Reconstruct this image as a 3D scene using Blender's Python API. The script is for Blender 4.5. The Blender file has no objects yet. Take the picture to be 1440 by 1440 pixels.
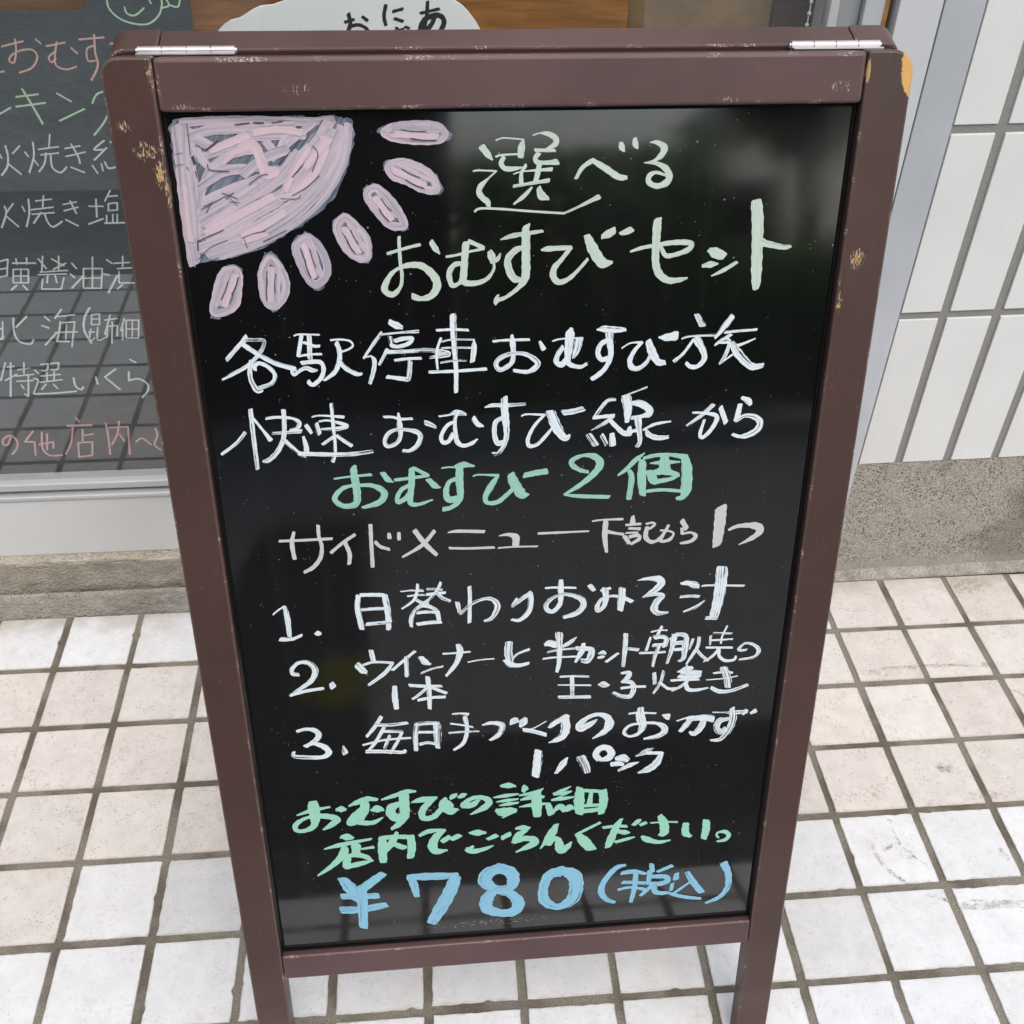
import bpy, bmesh, math, random
from mathutils import Vector, Matrix, noise

# ------------------------------------------------------------------ camera, sky, sun, exposure
scene = bpy.context.scene
COL = scene.collection
cam_d = bpy.data.cameras.new('camera')
cam = bpy.data.objects.new('camera', cam_d); COL.objects.link(cam)
cam_d.sensor_width = 36.0
cam_d.lens = 36.0 * 1468.876 / 1440.0
cam_d.clip_start = 0.02; cam_d.clip_end = 400
cam.location = (0.62595, -1.09114, 1.10816)
cam.rotation_euler = (0.861303, -0.018656, -0.083214)
scene.camera = cam

SUN_EL, SUN_ROT = math.radians(56), math.radians(170)
world = bpy.data.worlds.new("World"); scene.world = world
world.use_nodes = True
wn = world.node_tree; wn.nodes.clear()
sky = wn.nodes.new('ShaderNodeTexSky'); sky.sky_type = 'NISHITA'; sky.sun_disc = False
sky.sun_elevation = SUN_EL; sky.sun_rotation = SUN_ROT
sky.air_density = 1.0; sky.dust_density = 4.0; sky.ozone_density = 1.0
hs = wn.nodes.new('ShaderNodeHueSaturation'); hs.inputs['Saturation'].default_value = 0.9
bg = wn.nodes.new('ShaderNodeBackground'); bg.inputs['Strength'].default_value = 0.15
wo = wn.nodes.new('ShaderNodeOutputWorld')
wn.links.new(sky.outputs[0], hs.inputs['Color']); wn.links.new(hs.outputs[0], bg.inputs[0]); wn.links.new(bg.outputs[0], wo.inputs[0])

sl = bpy.data.lights.new('sun', 'SUN'); sl.energy = 1.0; sl.angle = math.radians(110); sl.color = (0.93, 1.0, 0.965)
sun = bpy.data.objects.new('sun', sl); COL.objects.link(sun)
sdir = Vector((math.sin(SUN_ROT) * math.cos(SUN_EL), math.cos(SUN_ROT) * math.cos(SUN_EL), math.sin(SUN_EL)))
sun.rotation_euler = (-sdir).to_track_quat('-Z', 'Y').to_euler(); sun.location = (0, -4, 6)

scene.view_settings.view_transform = 'Standard'; scene.view_settings.look = 'None'
scene.view_settings.exposure = 0.58; scene.view_settings.gamma = 1.0
scene.render.engine = 'CYCLES'
scene.cycles.max_bounces = 8; scene.cycles.transparent_max_bounces = 12
rnd = random.Random(7)

# ------------------------------------------------------------------ data: handwriting in tenths of a millimetre on its own surface
BOARD_TEXT = [
('l1','pale',"""-233,8801,46 -198,8757,39 -170,8724,11
-293,8656,11 -263,8661,11 -144,8655,11* -190,8616,11 -247,8563,35 -258,8523,38 -234,8487,39 -204,8463,37 -200,8441,31
-289,8404,15 -254,8422,15 -137,8418,15 98,8396,15 297,8380,15* 373,8411,15 527,8481,32
-146,8842,9 -105,8855,9 -41,8852,9 32,8844,9* 18,8801,45 12,8744,41
-147,8743,13 -106,8753,13 27,8757,13
-97,8737,30 -114,8703,31 -93,8672,31 -51,8666,31 18,8674,13
91,8869,9 132,8881,9 187,8876,30 234,8850,39 234,8815,36 179,8785,13
106,8778,22 230,8776,22
124,8756,31 106,8730,31 120,8705,31 171,8701,25 247,8705,38
46,8687,22 18,8643,22 15,8581,31
134,8699,33 125,8650,33 111,8592,33
-33,8635,9 32,8650,9 213,8660,25
-33,8559,20 51,8571,20 195,8591,26
84,8548,15 32,8495,28 -33,8446,13
130,8543,31 149,8497,55 192,8478,24
373,8601,22 413,8667,27 478,8710,31* 563,8660,42 650,8605,41 702,8600,28
660,8813,27 666,8787,40 681,8763,15
748,8838,27 754,8803,40 769,8781,15
849,8814,7 894,8814,27 942,8782,47 926,8734,37 872,8699,15 816,8690,6*
821,8689,7 892,8686,24 960,8653,41 987,8603,45 970,8563,45 910,8542,35 856,8565,35 854,8606,35 895,8628,22 953,8613,17 1002,8594,19"""),
('l2','pale',"""-788,8251,22 -790,8209,22 -788,8077,23 -782,8001,23 -795,7925,23 -846,7873,39 -893,7889,42 -900,7927,44 -858,8003,30 -803,8045,21 -727,8066,38 -642,8055,46 -569,7986,54 -552,7918,54 -593,7856,45 -661,7838,33 -713,7854,44
-869,8145,21 -811,8161,21 -721,8184,21 -655,8198,21
-579,8213,34 -557,8175,41 -527,8137,13
-483,8115,17 -412,8125,17 -335,8144,17 -235,8161,17
-329,8212,28 -235,8168,28
-351,8199,47 -359,8133,47 -369,8019,48 -378,7942,48
-385,8067,29 -433,8059,34 -468,8002,38 -451,7925,35 -402,7938,23 -387,7981,19
-378,7971,35 -359,7937,42 -282,7935,35 -214,7962,27 -170,8023,19 -170,8071,19
-193,8138,38 -183,8110,53 -179,8072,29
-124,8127,10 -141,8094,29 -174,8067,15
-120,8219,11 -39,8243,32 80,8259,25 156,8269,21
70,8315,15 46,8283,47 46,8246,57 47,8123,57 47,8008,58 37,7950,54 -11,7888,29 -90,7832,24 -143,7814,31 -163,7794,29
-143,7848,16 -156,7819,29
27,8161,29 -21,8148,42 -74,8088,46 -64,8011,50 -31,7957,50 18,7951,29
152,8144,15 200,8151,36 349,8156,29* 288,8079,29 240,8023,41 233,7965,45 271,7925,39 339,7947,31 406,8009,23 463,8075,21
458,8226,48 499,8140,73 561,8052,74 629,8049,23
560,8224,34 602,8242,53 635,8260,46
680,8240,23 723,8253,44 751,8266,42
753,8119,14 820,8140,25 898,8154,25 1014,8170,33 1112,8173,37 1167,8162,35 1150,8124,39 1068,8093,31 1000,8085,33 973,8119,29 962,8148,19
950,8337,13 928,8309,57 925,8262,57 925,8149,52 929,8043,51 958,7964,53 1020,7919,46 1090,7917,36 1154,7930,14
1298,8116,39 1339,8096,75 1391,8075,59
1257,8010,24 1311,8019,45 1361,8022,12
1323,7940,10 1404,7977,28 1490,8029,24
1589,8421,77 1609,8304,81 1622,8151,77 1633,7996,76 1641,7867,61 1628,7848,30
1646,8160,59 1707,8145,43 1809,8123,34 1854,8129,22"""),
('l3','white',"""-1847,7613,27 -1890,7564,27 -1994,7457,28
-1881,7564,23 -1850,7588,23 -1802,7588,23 -1736,7584,23 -1734,7559,23 -1752,7520,26 -1797,7465,26 -1871,7402,26 -1953,7359,26 -2040,7316,16
-1881,7564,33 -1793,7496,33 -1676,7421,34 -1545,7375,34
-1834,7436,32 -1850,7376,32 -1849,7303,32 -1818,7230,40 -1788,7234,40
-1816,7379,28 -1813,7405,28 -1782,7424,28 -1727,7397,28 -1685,7339,28 -1711,7278,28 -1802,7245,28
-1545,7380,24 -1566,7360,24 -1554,7334,24 -1508,7364,24 -1467,7378,30 -1430,7361,34 -1396,7360,14
-1528,7608,12 -1494,7617,12 -1360,7610,12
-1480,7606,27 -1513,7466,28
-1428,7604,33 -1437,7448,34
-1470,7561,20 -1405,7533,22 -1367,7530,22
-1498,7466,16 -1439,7474,16 -1357,7474,16
-1493,7414,30 -1425,7422,30 -1367,7415,30 -1351,7368,30 -1371,7307,30 -1419,7262,30 -1444,7258,30 -1462,7279,30
-1286,7570,14 -1228,7573,14 -1161,7561,14 -1139,7530,14 -1165,7505,14 -1215,7487,14
-1249,7548,32 -1234,7497,32 -1239,7426,32 -1275,7345,32 -1353,7286,18
-1240,7416,32 -1195,7363,32 -1129,7324,32 -1095,7323,20
-940,7609,24 -988,7550,24 -1073,7436,16
-1073,7441,12 -1023,7449,12* -1001,7418,30 -1010,7346,30 -1041,7253,24
-878,7682,39 -840,7661,49 -802,7645,30
-941,7599,14 -819,7608,14 -692,7613,24
-884,7577,34 -873,7511,34
-851,7551,30 -802,7564,30 -733,7567,24 -764,7528,30 -834,7510,26 -882,7521,26
-908,7492,26 -968,7386,20
-909,7474,28 -777,7474,28 -634,7479,28 -492,7447,40 -616,7425,20
-859,7413,20 -779,7421,20 -681,7422,20
-756,7399,32 -771,7285,33 -787,7273,33* -919,7296,26
-565,7617,18 -457,7619,18 -350,7612,18
-450,7718,43 -452,7633,44 -447,7481,36 -441,7326,31 -445,7168,29
-538,7560,18 -571,7465,18 -570,7341,18
-534,7535,12 -459,7548,12 -312,7543,12* -313,7477,40 -325,7389,33
-535,7489,14 -441,7491,14 -323,7484,14
-544,7386,14 -454,7397,14 -369,7396,14
-626,7320,22 -446,7321,22 -231,7329,23
-178,7525,20 -84,7531,20 70,7531,20
-49,7565,20 -44,7509,40 -40,7426,33 -55,7364,33 -126,7320,33 -160,7347,33 -150,7389,33 -95,7423,33 -25,7436,24 55,7423,31 126,7369,41 116,7327,41 56,7298,29 -35,7311,25
145,7513,20 171,7461,37
235,7515,12 295,7529,12 445,7532,12
364,7598,30 355,7557,65 347,7455,57 343,7372,41 364,7339,35 431,7321,27 476,7341,23
306,7466,35 272,7416,35 262,7364,37 298,7342,41 328,7372,41
416,7514,61 407,7453,51 383,7391,21
544,7587,14 594,7591,45 675,7583,45 741,7581,26
630,7569,61 639,7487,47 647,7393,37 615,7310,33 565,7258,36 520,7228,31
618,7508,35 573,7478,35 555,7417,35 582,7369,35 627,7378,35
724,7447,10 784,7482,10 865,7484,21* 817,7429,29 785,7357,37 803,7303,42 854,7296,34 908,7342,27 936,7404,21
911,7488,45 940,7414,60 986,7339,48 1032,7332,38
985,7517,14 1036,7515,52 1102,7523,68
1244,7668,37 1286,7595,45
1149,7503,14 1210,7518,14 1389,7521,19
1232,7493,21 1167,7396,21 1104,7340,27
1252,7498,58 1305,7413,46 1320,7349,38 1278,7297,32 1226,7294,32 1193,7321,27
1495,7650,41 1450,7585,45 1386,7499,17
1454,7538,19 1546,7545,19 1679,7552,19
1497,7521,23 1419,7472,23 1390,7446,13
1429,7471,31 1480,7475,42 1492,7459,29
1493,7448,27 1469,7365,27 1433,7308,15* 1521,7374,15
1676,7486,10 1576,7446,21 1515,7437,21
1513,7458,42 1561,7383,63 1665,7284,53 1749,7286,36"""),
('l4','white',"""-1878,7088,31 -1879,7035,31 -1880,6851,31 -1879,6641,28
-1935,6919,25 -2006,6840,25 -2115,6763,21
-1866,7024,18 -1815,6941,19 -1765,6858,35
-1777,7020,21 -1698,7026,21 -1600,7013,21 -1553,6979,31 -1572,6937,27 -1619,6922,27
-1745,6906,21 -1660,6908,21 -1549,6914,31
-1653,7074,33 -1657,6983,33 -1674,6865,33 -1724,6768,34 -1791,6704,34 -1832,6695,23
-1670,6854,29 -1621,6796,29 -1566,6739,30 -1537,6726,30
-1460,7019,12 -1400,7027,12 -1242,7010,23
-1413,6984,15 -1343,6987,15 -1226,6944,31 -1288,6923,31 -1399,6924,17
-1506,6956,31 -1476,6900,25
-1435,6964,31 -1421,6892,36
-1318,7109,27 -1318,6991,27 -1316,6828,27 -1324,6728,28 -1343,6673,28
-1328,6861,25 -1403,6809,21
-1297,6871,27 -1255,6831,27 -1202,6790,28
-1534,6870,21 -1521,6792,36 -1526,6737,36
-1575,6745,32 -1425,6733,32 -1222,6724,32 -1058,6739,26
-959,6999,19 -899,6996,19 -844,6978,19 -763,6980,19
-857,7022,17 -852,6929,40 -851,6852,30 -879,6798,30 -941,6773,30 -965,6807,30 -941,6867,30 -884,6898,25 -813,6897,25 -732,6875,36 -709,6835,36 -737,6770,36 -790,6733,28 -836,6735,26
-668,6943,36 -638,6931,36 -598,6908,21
-570,6989,15 -504,6997,15 -442,7011,46 -382,6997,21
-437,7021,25 -459,6957,25 -457,6858,32 -448,6791,36 -408,6756,30 -346,6770,28 -304,6802,15
-454,6946,27 -516,6915,28 -560,6840,28 -551,6790,32 -510,6794,32 -478,6848,32
-326,6962,38 -296,6917,38 -259,6903,17
-243,7044,11 -187,7057,29 -95,7054,29 43,7057,21
-105,7106,46 -105,7030,53 -96,6942,51 -91,6832,39 -107,6754,32 -149,6688,28 -186,6681,30
-116,6960,34 -168,6929,34 -179,6846,34 -159,6768,39 -117,6771,39
18,6969,13 59,6980,13 183,6970,19* 111,6890,24 65,6792,28 75,6735,33 133,6744,26 195,6809,26 236,6863,17
229,6984,70 272,6872,75 331,6786,54 368,6804,22
322,6981,43 390,6989,43 457,7006,43
689,7069,28 637,7061,28 587,7002,28 543,6933,24
543,6935,28 621,6941,28 684,6944,28* 623,6891,28 530,6839,13
664,6906,32 708,6859,33 763,6807,39 816,6799,39
510,6800,44 560,6725,48
605,6791,37 639,6727,33
679,6799,39 687,6720,51
740,7089,11 812,7114,11 919,7153,13
772,7072,75 786,6995,64 785,6895,33
815,7037,32 878,7029,54 938,6989,54 946,6950,50 883,6930,30 821,6922,30
863,6914,59 879,6813,37 888,6734,33 869,6695,27
816,6799,26 808,6850,24* 799,6816,24 857,6825,28
910,6823,18 993,6865,24 1108,6882,13
931,6822,22 955,6782,40 1020,6757,40 1095,6759,29
1412,6998,33 1348,6934,33 1233,6844,18
1268,6943,17 1337,6940,17 1434,6919,33 1449,6880,35 1412,6802,31 1358,6748,29 1334,6772,27 1358,6883,20
1472,6973,37 1520,6860,38
1625,7045,26 1670,7021,48 1689,6993,33
1614,6990,37 1599,6874,42
1599,6874,33 1660,6905,29 1737,6891,44 1779,6844,49 1758,6788,51 1697,6751,45 1633,6742,27 1582,6761,25"""),
('l5','green',"""-1344,6535,15 -1241,6547,15 -1080,6557,24
-1188,6630,26 -1201,6591,50 -1193,6488,59 -1189,6395,55 -1205,6326,49 -1289,6312,40 -1348,6356,40 -1344,6402,39 -1288,6457,33 -1215,6477,22
-1163,6475,26 -1081,6471,33 -1010,6433,48 -992,6386,51 -1037,6329,46 -1155,6294,24
-992,6564,37 -964,6517,44 -922,6489,11
-907,6506,26 -819,6514,26 -667,6530,24
-768,6594,28 -667,6532,28
-784,6589,43 -789,6480,48 -805,6353,44 -797,6306,38 -734,6303,27 -643,6334,13
-806,6458,33 -865,6426,33 -899,6364,33 -891,6328,38 -837,6355,38 -814,6389,38
-663,6497,39 -623,6449,48 -582,6430,13
-566,6585,13 -514,6591,13 -462,6586,13
-472,6592,22 -409,6606,48 -331,6591,17
-436,6584,55 -439,6475,57 -436,6359,49 -459,6301,40 -513,6262,34 -561,6253,40
-464,6494,33 -518,6468,33 -541,6387,44 -522,6328,51 -469,6337,45
-338,6511,13 -296,6521,13 -154,6509,22* -213,6418,51 -251,6338,40 -236,6290,34 -161,6293,38 -86,6354,34 -43,6399,29
-59,6504,62 -33,6433,78 20,6349,79 69,6344,18
43,6502,44 112,6514,44
125,6517,47 200,6525,47
511,6507,27 446,6527,33 392,6570,42 397,6610,38 475,6641,26 561,6626,51 600,6567,60 554,6488,49 450,6399,38 338,6331,16
344,6327,18 463,6310,32 674,6294,32
928,6639,11 861,6584,40 800,6517,34 738,6470,16
823,6499,34 841,6440,45 828,6274,41
916,6570,56 917,6448,68 930,6305,50
925,6599,27 1010,6618,31 1117,6619,29 1227,6597,45
1232,6597,56 1256,6491,82 1261,6337,85 1239,6267,46 1196,6257,28
961,6328,27 1081,6334,27 1236,6315,28
976,6556,11 1078,6559,40 1197,6558,14
1081,6603,67 1086,6510,90
974,6486,56 1005,6420,68 1023,6390,34
991,6474,45 1082,6487,57 1193,6453,34
1044,6407,41 1130,6420,34 1199,6447,18"""),
('l6','cream',"""-1785,6048,22 -1643,6046,22 -1401,6048,23
-1673,6116,22 -1696,6021,34 -1689,5893,30
-1492,6161,27 -1494,6071,27 -1480,5986,27 -1499,5889,32 -1559,5812,32 -1626,5775,25
-1230,6072,25 -1319,6013,25 -1416,5931,25
-1304,6001,32 -1279,5914,32 -1288,5828,28
-1109,6147,29 -1112,6015,29 -1115,5794,30
-1081,6001,27 -1046,5962,27 -983,5937,25
-976,6068,25 -975,6032,32
-903,6070,27 -904,6016,27
-783,6082,39 -713,5969,39 -631,5872,32
-639,6072,30 -735,5958,30 -885,5865,18
-536,6055,11 -460,6063,27 -266,6049,28
-529,5922,21 -377,5912,21 -192,5910,21
-153,6007,9 -83,6015,28 -28,5988,58 -28,5920,51
-160,5903,14 -50,5907,14 141,5902,14
146,6012,19 223,6012,21 530,6012,14
558,6095,14 629,6103,14 788,6102,21
660,6086,42 656,5970,42 674,5826,26
677,6000,33 733,5985,23 800,5971,24
865,6119,28 868,6058,47
818,6050,21 929,6054,21
842,6020,21 925,6012,26
821,5982,16 910,5982,16
812,5950,35 848,5892,31
851,5948,31 912,5957,31 924,5925,31 865,5885,24
973,6052,19 1017,6060,19 1040,6043,21 998,6008,21
980,6021,31 974,5941,38 1015,5895,33 1076,5905,24
1146,6031,24 1112,5959,24 1070,5911,24
1088,5991,17 1155,5981,17 1190,5955,17 1160,5906,29 1093,5897,24 1113,5946,17
1250,6063,40 1288,5999,40
1255,5995,31 1258,5951,26
1258,5951,19 1325,5960,19 1366,5927,33 1330,5885,31 1252,5870,22
1544,6152,89 1546,6060,90 1542,5911,81 1537,5842,65
1622,5967,21 1681,5994,31 1760,6000,41 1840,5989,65 1872,5950,60 1827,5896,43 1714,5833,10"""),
('l7','white',"""-1898,5416,14 -1851,5455,14 -1810,5482,14
-1805,5478,35 -1794,5368,45 -1793,5210,34
-1861,5188,41 -1779,5183,29 -1700,5214,24
-1589,5217,29 -1572,5223,53 -1556,5222,29
-1240,5540,40 -1252,5425,45 -1233,5247,43
-1218,5549,33 -1131,5547,33 -1044,5539,33
-1039,5528,47 -1025,5398,48 -1024,5254,41 -1034,5228,29
-1222,5417,29 -1133,5420,29 -1034,5418,29
-1192,5284,31 -1108,5288,31 -1008,5293,31
-916,5566,17 -839,5570,17 -746,5562,24
-864,5518,17 -798,5524,17 -732,5523,17
-783,5618,24 -791,5552,24 -822,5477,24 -913,5411,19
-800,5482,24 -757,5453,31 -713,5444,31
-713,5573,19 -653,5570,19 -598,5560,19
-715,5525,26 -654,5531,26 -577,5533,26
-607,5624,24 -637,5556,24 -700,5482,24 -757,5434,36 -815,5385,31 -846,5315,36 -849,5243,27
-637,5537,29 -600,5489,29 -540,5457,24
-758,5428,31 -692,5411,31 -644,5362,36 -630,5269,34
-794,5365,29 -716,5369,29 -632,5361,29
-798,5260,32 -720,5268,32 -619,5271,32
-387,5573,31 -385,5463,31 -394,5254,32
-483,5436,36 -468,5351,29
-463,5335,27 -377,5417,27 -287,5457,26 -220,5456,34 -176,5412,48 -176,5359,46 -217,5282,34 -273,5257,22
-18,5444,24 -52,5391,24
-58,5378,24 15,5439,36 88,5493,36* 92,5409,49 72,5318,44 4,5249,32 -59,5257,22
206,5529,19 284,5530,19 442,5518,19
326,5589,36 324,5499,48 321,5382,39 265,5312,37 213,5342,39 224,5401,37 297,5455,24 376,5463,32 479,5425,49 509,5357,49 459,5287,45 357,5254,32
555,5531,41 585,5490,37
647,5480,27 715,5500,24
675,5491,54 684,5412,49 670,5334,37 625,5297,35 618,5337,37 650,5401,27 718,5426,22 786,5419,27 844,5396,32 892,5367,35
812,5483,56 810,5392,62 803,5299,50
932,5557,7 1011,5569,29 1103,5557,61 1117,5511,61 1052,5443,49 980,5401,12
985,5401,10 1076,5422,30 1135,5405,45 1092,5348,55 1078,5289,62 1109,5247,45 1191,5246,18
1283,5508,25 1335,5511,44 1394,5488,62 1417,5480,45
1286,5387,25 1367,5389,25 1431,5381,30
1481,5338,15 1409,5282,28 1319,5247,18
1452,5478,17 1533,5478,17 1790,5459,20
1599,5620,96 1601,5489,97 1592,5331,88 1569,5185,76
1511,5175,33 1594,5170,33"""),
('l8','white',"""-1762,4848,35 -1801,4857,35 -1802,4906,34 -1746,4959,32 -1669,4951,42 -1625,4880,50 -1661,4786,42 -1758,4709,33 -1843,4648,23
-1837,4652,25 -1715,4685,30 -1578,4701,28
-1507,4740,45 -1498,4712,55
-1175,5033,39 -1164,4944,40
-1291,4905,55 -1255,4854,57 -1228,4836,37
-1251,4902,22 -1177,4925,22 -1098,4922,22 -1013,4909,25* -1081,4815,35 -1213,4710,25
-833,5007,25 -916,4934,25 -1017,4841,25
-903,4954,35 -906,4775,35
-785,4946,42 -758,4903,55 -719,4876,25
-791,4795,18 -704,4830,18 -617,4848,18
-610,4969,17 -527,4970,17 -396,4975,18
-486,5042,42 -476,4980,55 -507,4873,40 -591,4756,23
-1009,4677,38 -1012,4571,51 -1006,4464,41
-888,4683,30 -768,4667,31 -635,4658,26
-741,4750,41 -735,4622,41 -736,4444,34
-757,4645,26 -817,4586,26 -871,4547,21
-711,4649,28 -654,4617,28 -597,4587,28
-825,4533,28 -714,4550,28 -610,4549,28
-413,4877,13 -309,4893,13 -205,4896,13
-83,5036,63 -89,4954,65 -78,4871,63
-55,4890,23 -9,4935,23 78,4967,25
-113,4873,38 -78,4836,56 -9,4817,38 73,4833,28
210,5003,33 245,5015,63 291,4998,63
458,5058,13 407,5011,38 355,4980,30
229,4931,18 327,4947,18 466,4952,18
194,4869,18 293,4876,18 468,4873,18
319,5098,63 324,4968,46 323,4830,38 307,4736,28
518,4990,35 508,4929,51 458,4821,23
466,4952,38 572,4938,46 585,4896,56 557,4828,51 510,4831,39
649,4889,20 678,4899,38 702,4885,21
642,4850,21 668,4854,31 691,4858,18
802,4881,26 711,4806,26
859,5060,41 859,4933,41 851,4752,29
871,4925,31 966,4905,31
337,4685,21 449,4683,21 568,4670,21
321,4601,18 588,4582,18
432,4668,36 440,4481,37
329,4481,32 586,4466,32
677,4593,52 708,4577,58 732,4568,32
840,4685,21 900,4685,39 901,4649,47 850,4596,26
856,4595,26 928,4583,40 949,4517,45 923,4446,45 850,4451,35 783,4488,34
847,4531,26 942,4539,26 1045,4534,27
1067,5068,14 1131,5081,14 1196,5076,14
1152,5113,25 1122,5040,26
1064,5016,20 1036,4894,26
1100,5014,42 1158,5017,38 1195,4994,38 1188,4926,43
1092,4939,32 1163,4941,32
984,4872,23 1085,4868,23 1191,4867,23
1140,4929,32 1110,4833,32 1098,4735,24
1253,5004,63 1248,4908,39 1216,4756,24
1252,5025,42 1322,5027,42 1360,4997,42 1355,4901,53 1350,4803,39 1317,4770,26
1269,4948,39 1328,4951,39
1273,4885,30 1332,4888,30
1416,4977,26 1392,4881,17
1467,4990,30 1461,4908,30 1431,4840,30 1379,4737,20
1452,4873,27 1505,4807,27 1557,4761,24
1582,5027,19 1732,5012,19
1690,5086,17 1657,4992,17 1651,4923,17
1559,4957,19 1743,4956,19
1561,4998,23 1562,4915,17
1534,4889,21 1751,4875,21
1643,4875,26 1589,4801,26 1521,4752,14
1638,4868,33 1650,4797,28 1702,4751,30 1774,4753,26 1789,4785,21
1873,4846,20 1826,4842,24 1806,4857,26 1855,4910,21 1929,4891,28 1977,4832,37 1941,4770,26 1822,4753,20
1114,4663,33 1126,4562,33
1191,4679,26 1173,4573,30 1120,4464,21
1168,4566,27 1238,4503,27 1299,4499,27
1312,4664,17 1382,4687,54 1429,4698,33
1348,4661,44 1421,4649,54 1505,4650,33
1380,4716,28 1399,4615,44
1327,4620,37 1413,4599,44 1502,4615,33
1263,4581,24 1341,4583,24 1493,4577,24
1403,4571,28 1346,4517,28 1276,4479,20
1385,4558,33 1409,4484,38 1483,4471,31 1579,4486,17
1616,4631,20 1724,4638,20 1774,4625,20
1560,4568,13 1706,4572,13 1820,4589,13
1697,4673,65 1737,4562,70 1749,4489,55
1610,4484,34 1680,4443,41 1778,4443,34 1914,4492,31"""),
('l9','white',"""-1821,4291,28 -1750,4307,31 -1676,4287,47 -1652,4234,49 -1692,4178,44 -1766,4132,29
-1766,4132,39 -1705,4157,34 -1616,4113,53 -1586,4051,53 -1648,4010,40 -1811,4024,40 -1873,4041,34 -1870,4081,26
-1464,4108,21 -1451,4040,53
-1135,4384,34 -1194,4287,34 -1264,4196,26
-1181,4308,31 -1064,4299,31 -929,4310,31
-1119,4274,31 -1191,4139,32 -1269,4033,24
-1132,4238,29 -998,4228,29 -975,4218,29* -1015,4125,29 -1080,4010,27
-1299,4110,21 -1120,4148,21 -907,4154,21
-1076,4189,26 -1125,4066,27
-1274,4041,37 -1127,4029,37 -973,4009,32 -961,4031,24
-848,4290,42 -866,4158,42 -866,4023,35
-854,4290,37 -759,4295,37 -671,4284,37
-683,4277,63 -682,4159,64 -684,4039,43
-834,4208,26 -704,4198,26
-833,4081,29 -767,4094,29 -685,4069,29
-551,4370,21 -486,4372,21 -427,4360,32
-451,4333,39 -437,4199,35 -470,4068,35 -550,4001,24
-571,4276,18 -477,4254,19 -389,4225,19
-586,4181,19 -467,4184,19 -342,4177,19
-306,4241,16 -236,4258,35 -153,4237,53 -148,4185,53 -178,4127,46 -245,4080,24
-75,4231,21 -45,4266,67 -22,4272,53
8,4203,27 32,4245,75 50,4281,40
224,4241,11 123,4179,11 38,4163,11
38,4166,40 123,4142,40 220,4101,41
255,4176,32 303,4225,54 398,4284,48
380,4271,67 389,4151,81 354,4064,68 251,4014,14
653,4228,13 594,4181,54 516,4142,68 509,4187,59 580,4256,40 664,4279,38 738,4244,59 759,4168,81 719,4096,55 623,4031,14
924,4267,19 996,4272,19 1150,4255,19
1019,4312,54 1023,4222,81 1046,4131,68 1008,4051,36 935,4033,30 890,4075,33 930,4140,30 1027,4159,25 1150,4153,30 1226,4110,55 1236,4056,61 1182,4014,47 1066,3993,22
1212,4231,19 1257,4213,68
1340,4161,16 1430,4192,16 1479,4203,16
1467,4189,41 1423,4117,55 1378,4053,42
1432,4169,47 1555,4175,55 1555,4092,61 1505,4020,56 1460,4031,33
1524,4178,55 1592,4180,69 1643,4161,69
1643,4229,14 1736,4222,14 1824,4215,41 1935,4215,41
1808,4254,49 1822,4163,66 1802,4043,61 1736,3941,42 1649,3932,22
1774,4151,42 1707,4134,61 1688,4067,56 1724,4011,50 1764,4046,50
1906,4194,33 1928,4230,36
1975,4197,28 2010,4217,47
161,3927,68 155,3820,77 138,3673,70
407,3838,22 371,3771,61 317,3682,31
530,3828,83 564,3748,78 584,3675,62
679,3808,61 653,3857,61 688,3916,61 750,3919,61 789,3862,67 766,3809,67 692,3792,31
835,3796,42 891,3799,78 930,3773,56
800,3736,51 850,3740,56 894,3729,37
1031,3741,11 957,3716,48 859,3665,25
1153,3882,14 1092,3852,56 1007,3809,17
1099,3836,34 1231,3826,34* 1187,3720,71 1128,3662,71 1035,3625,20"""),
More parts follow.
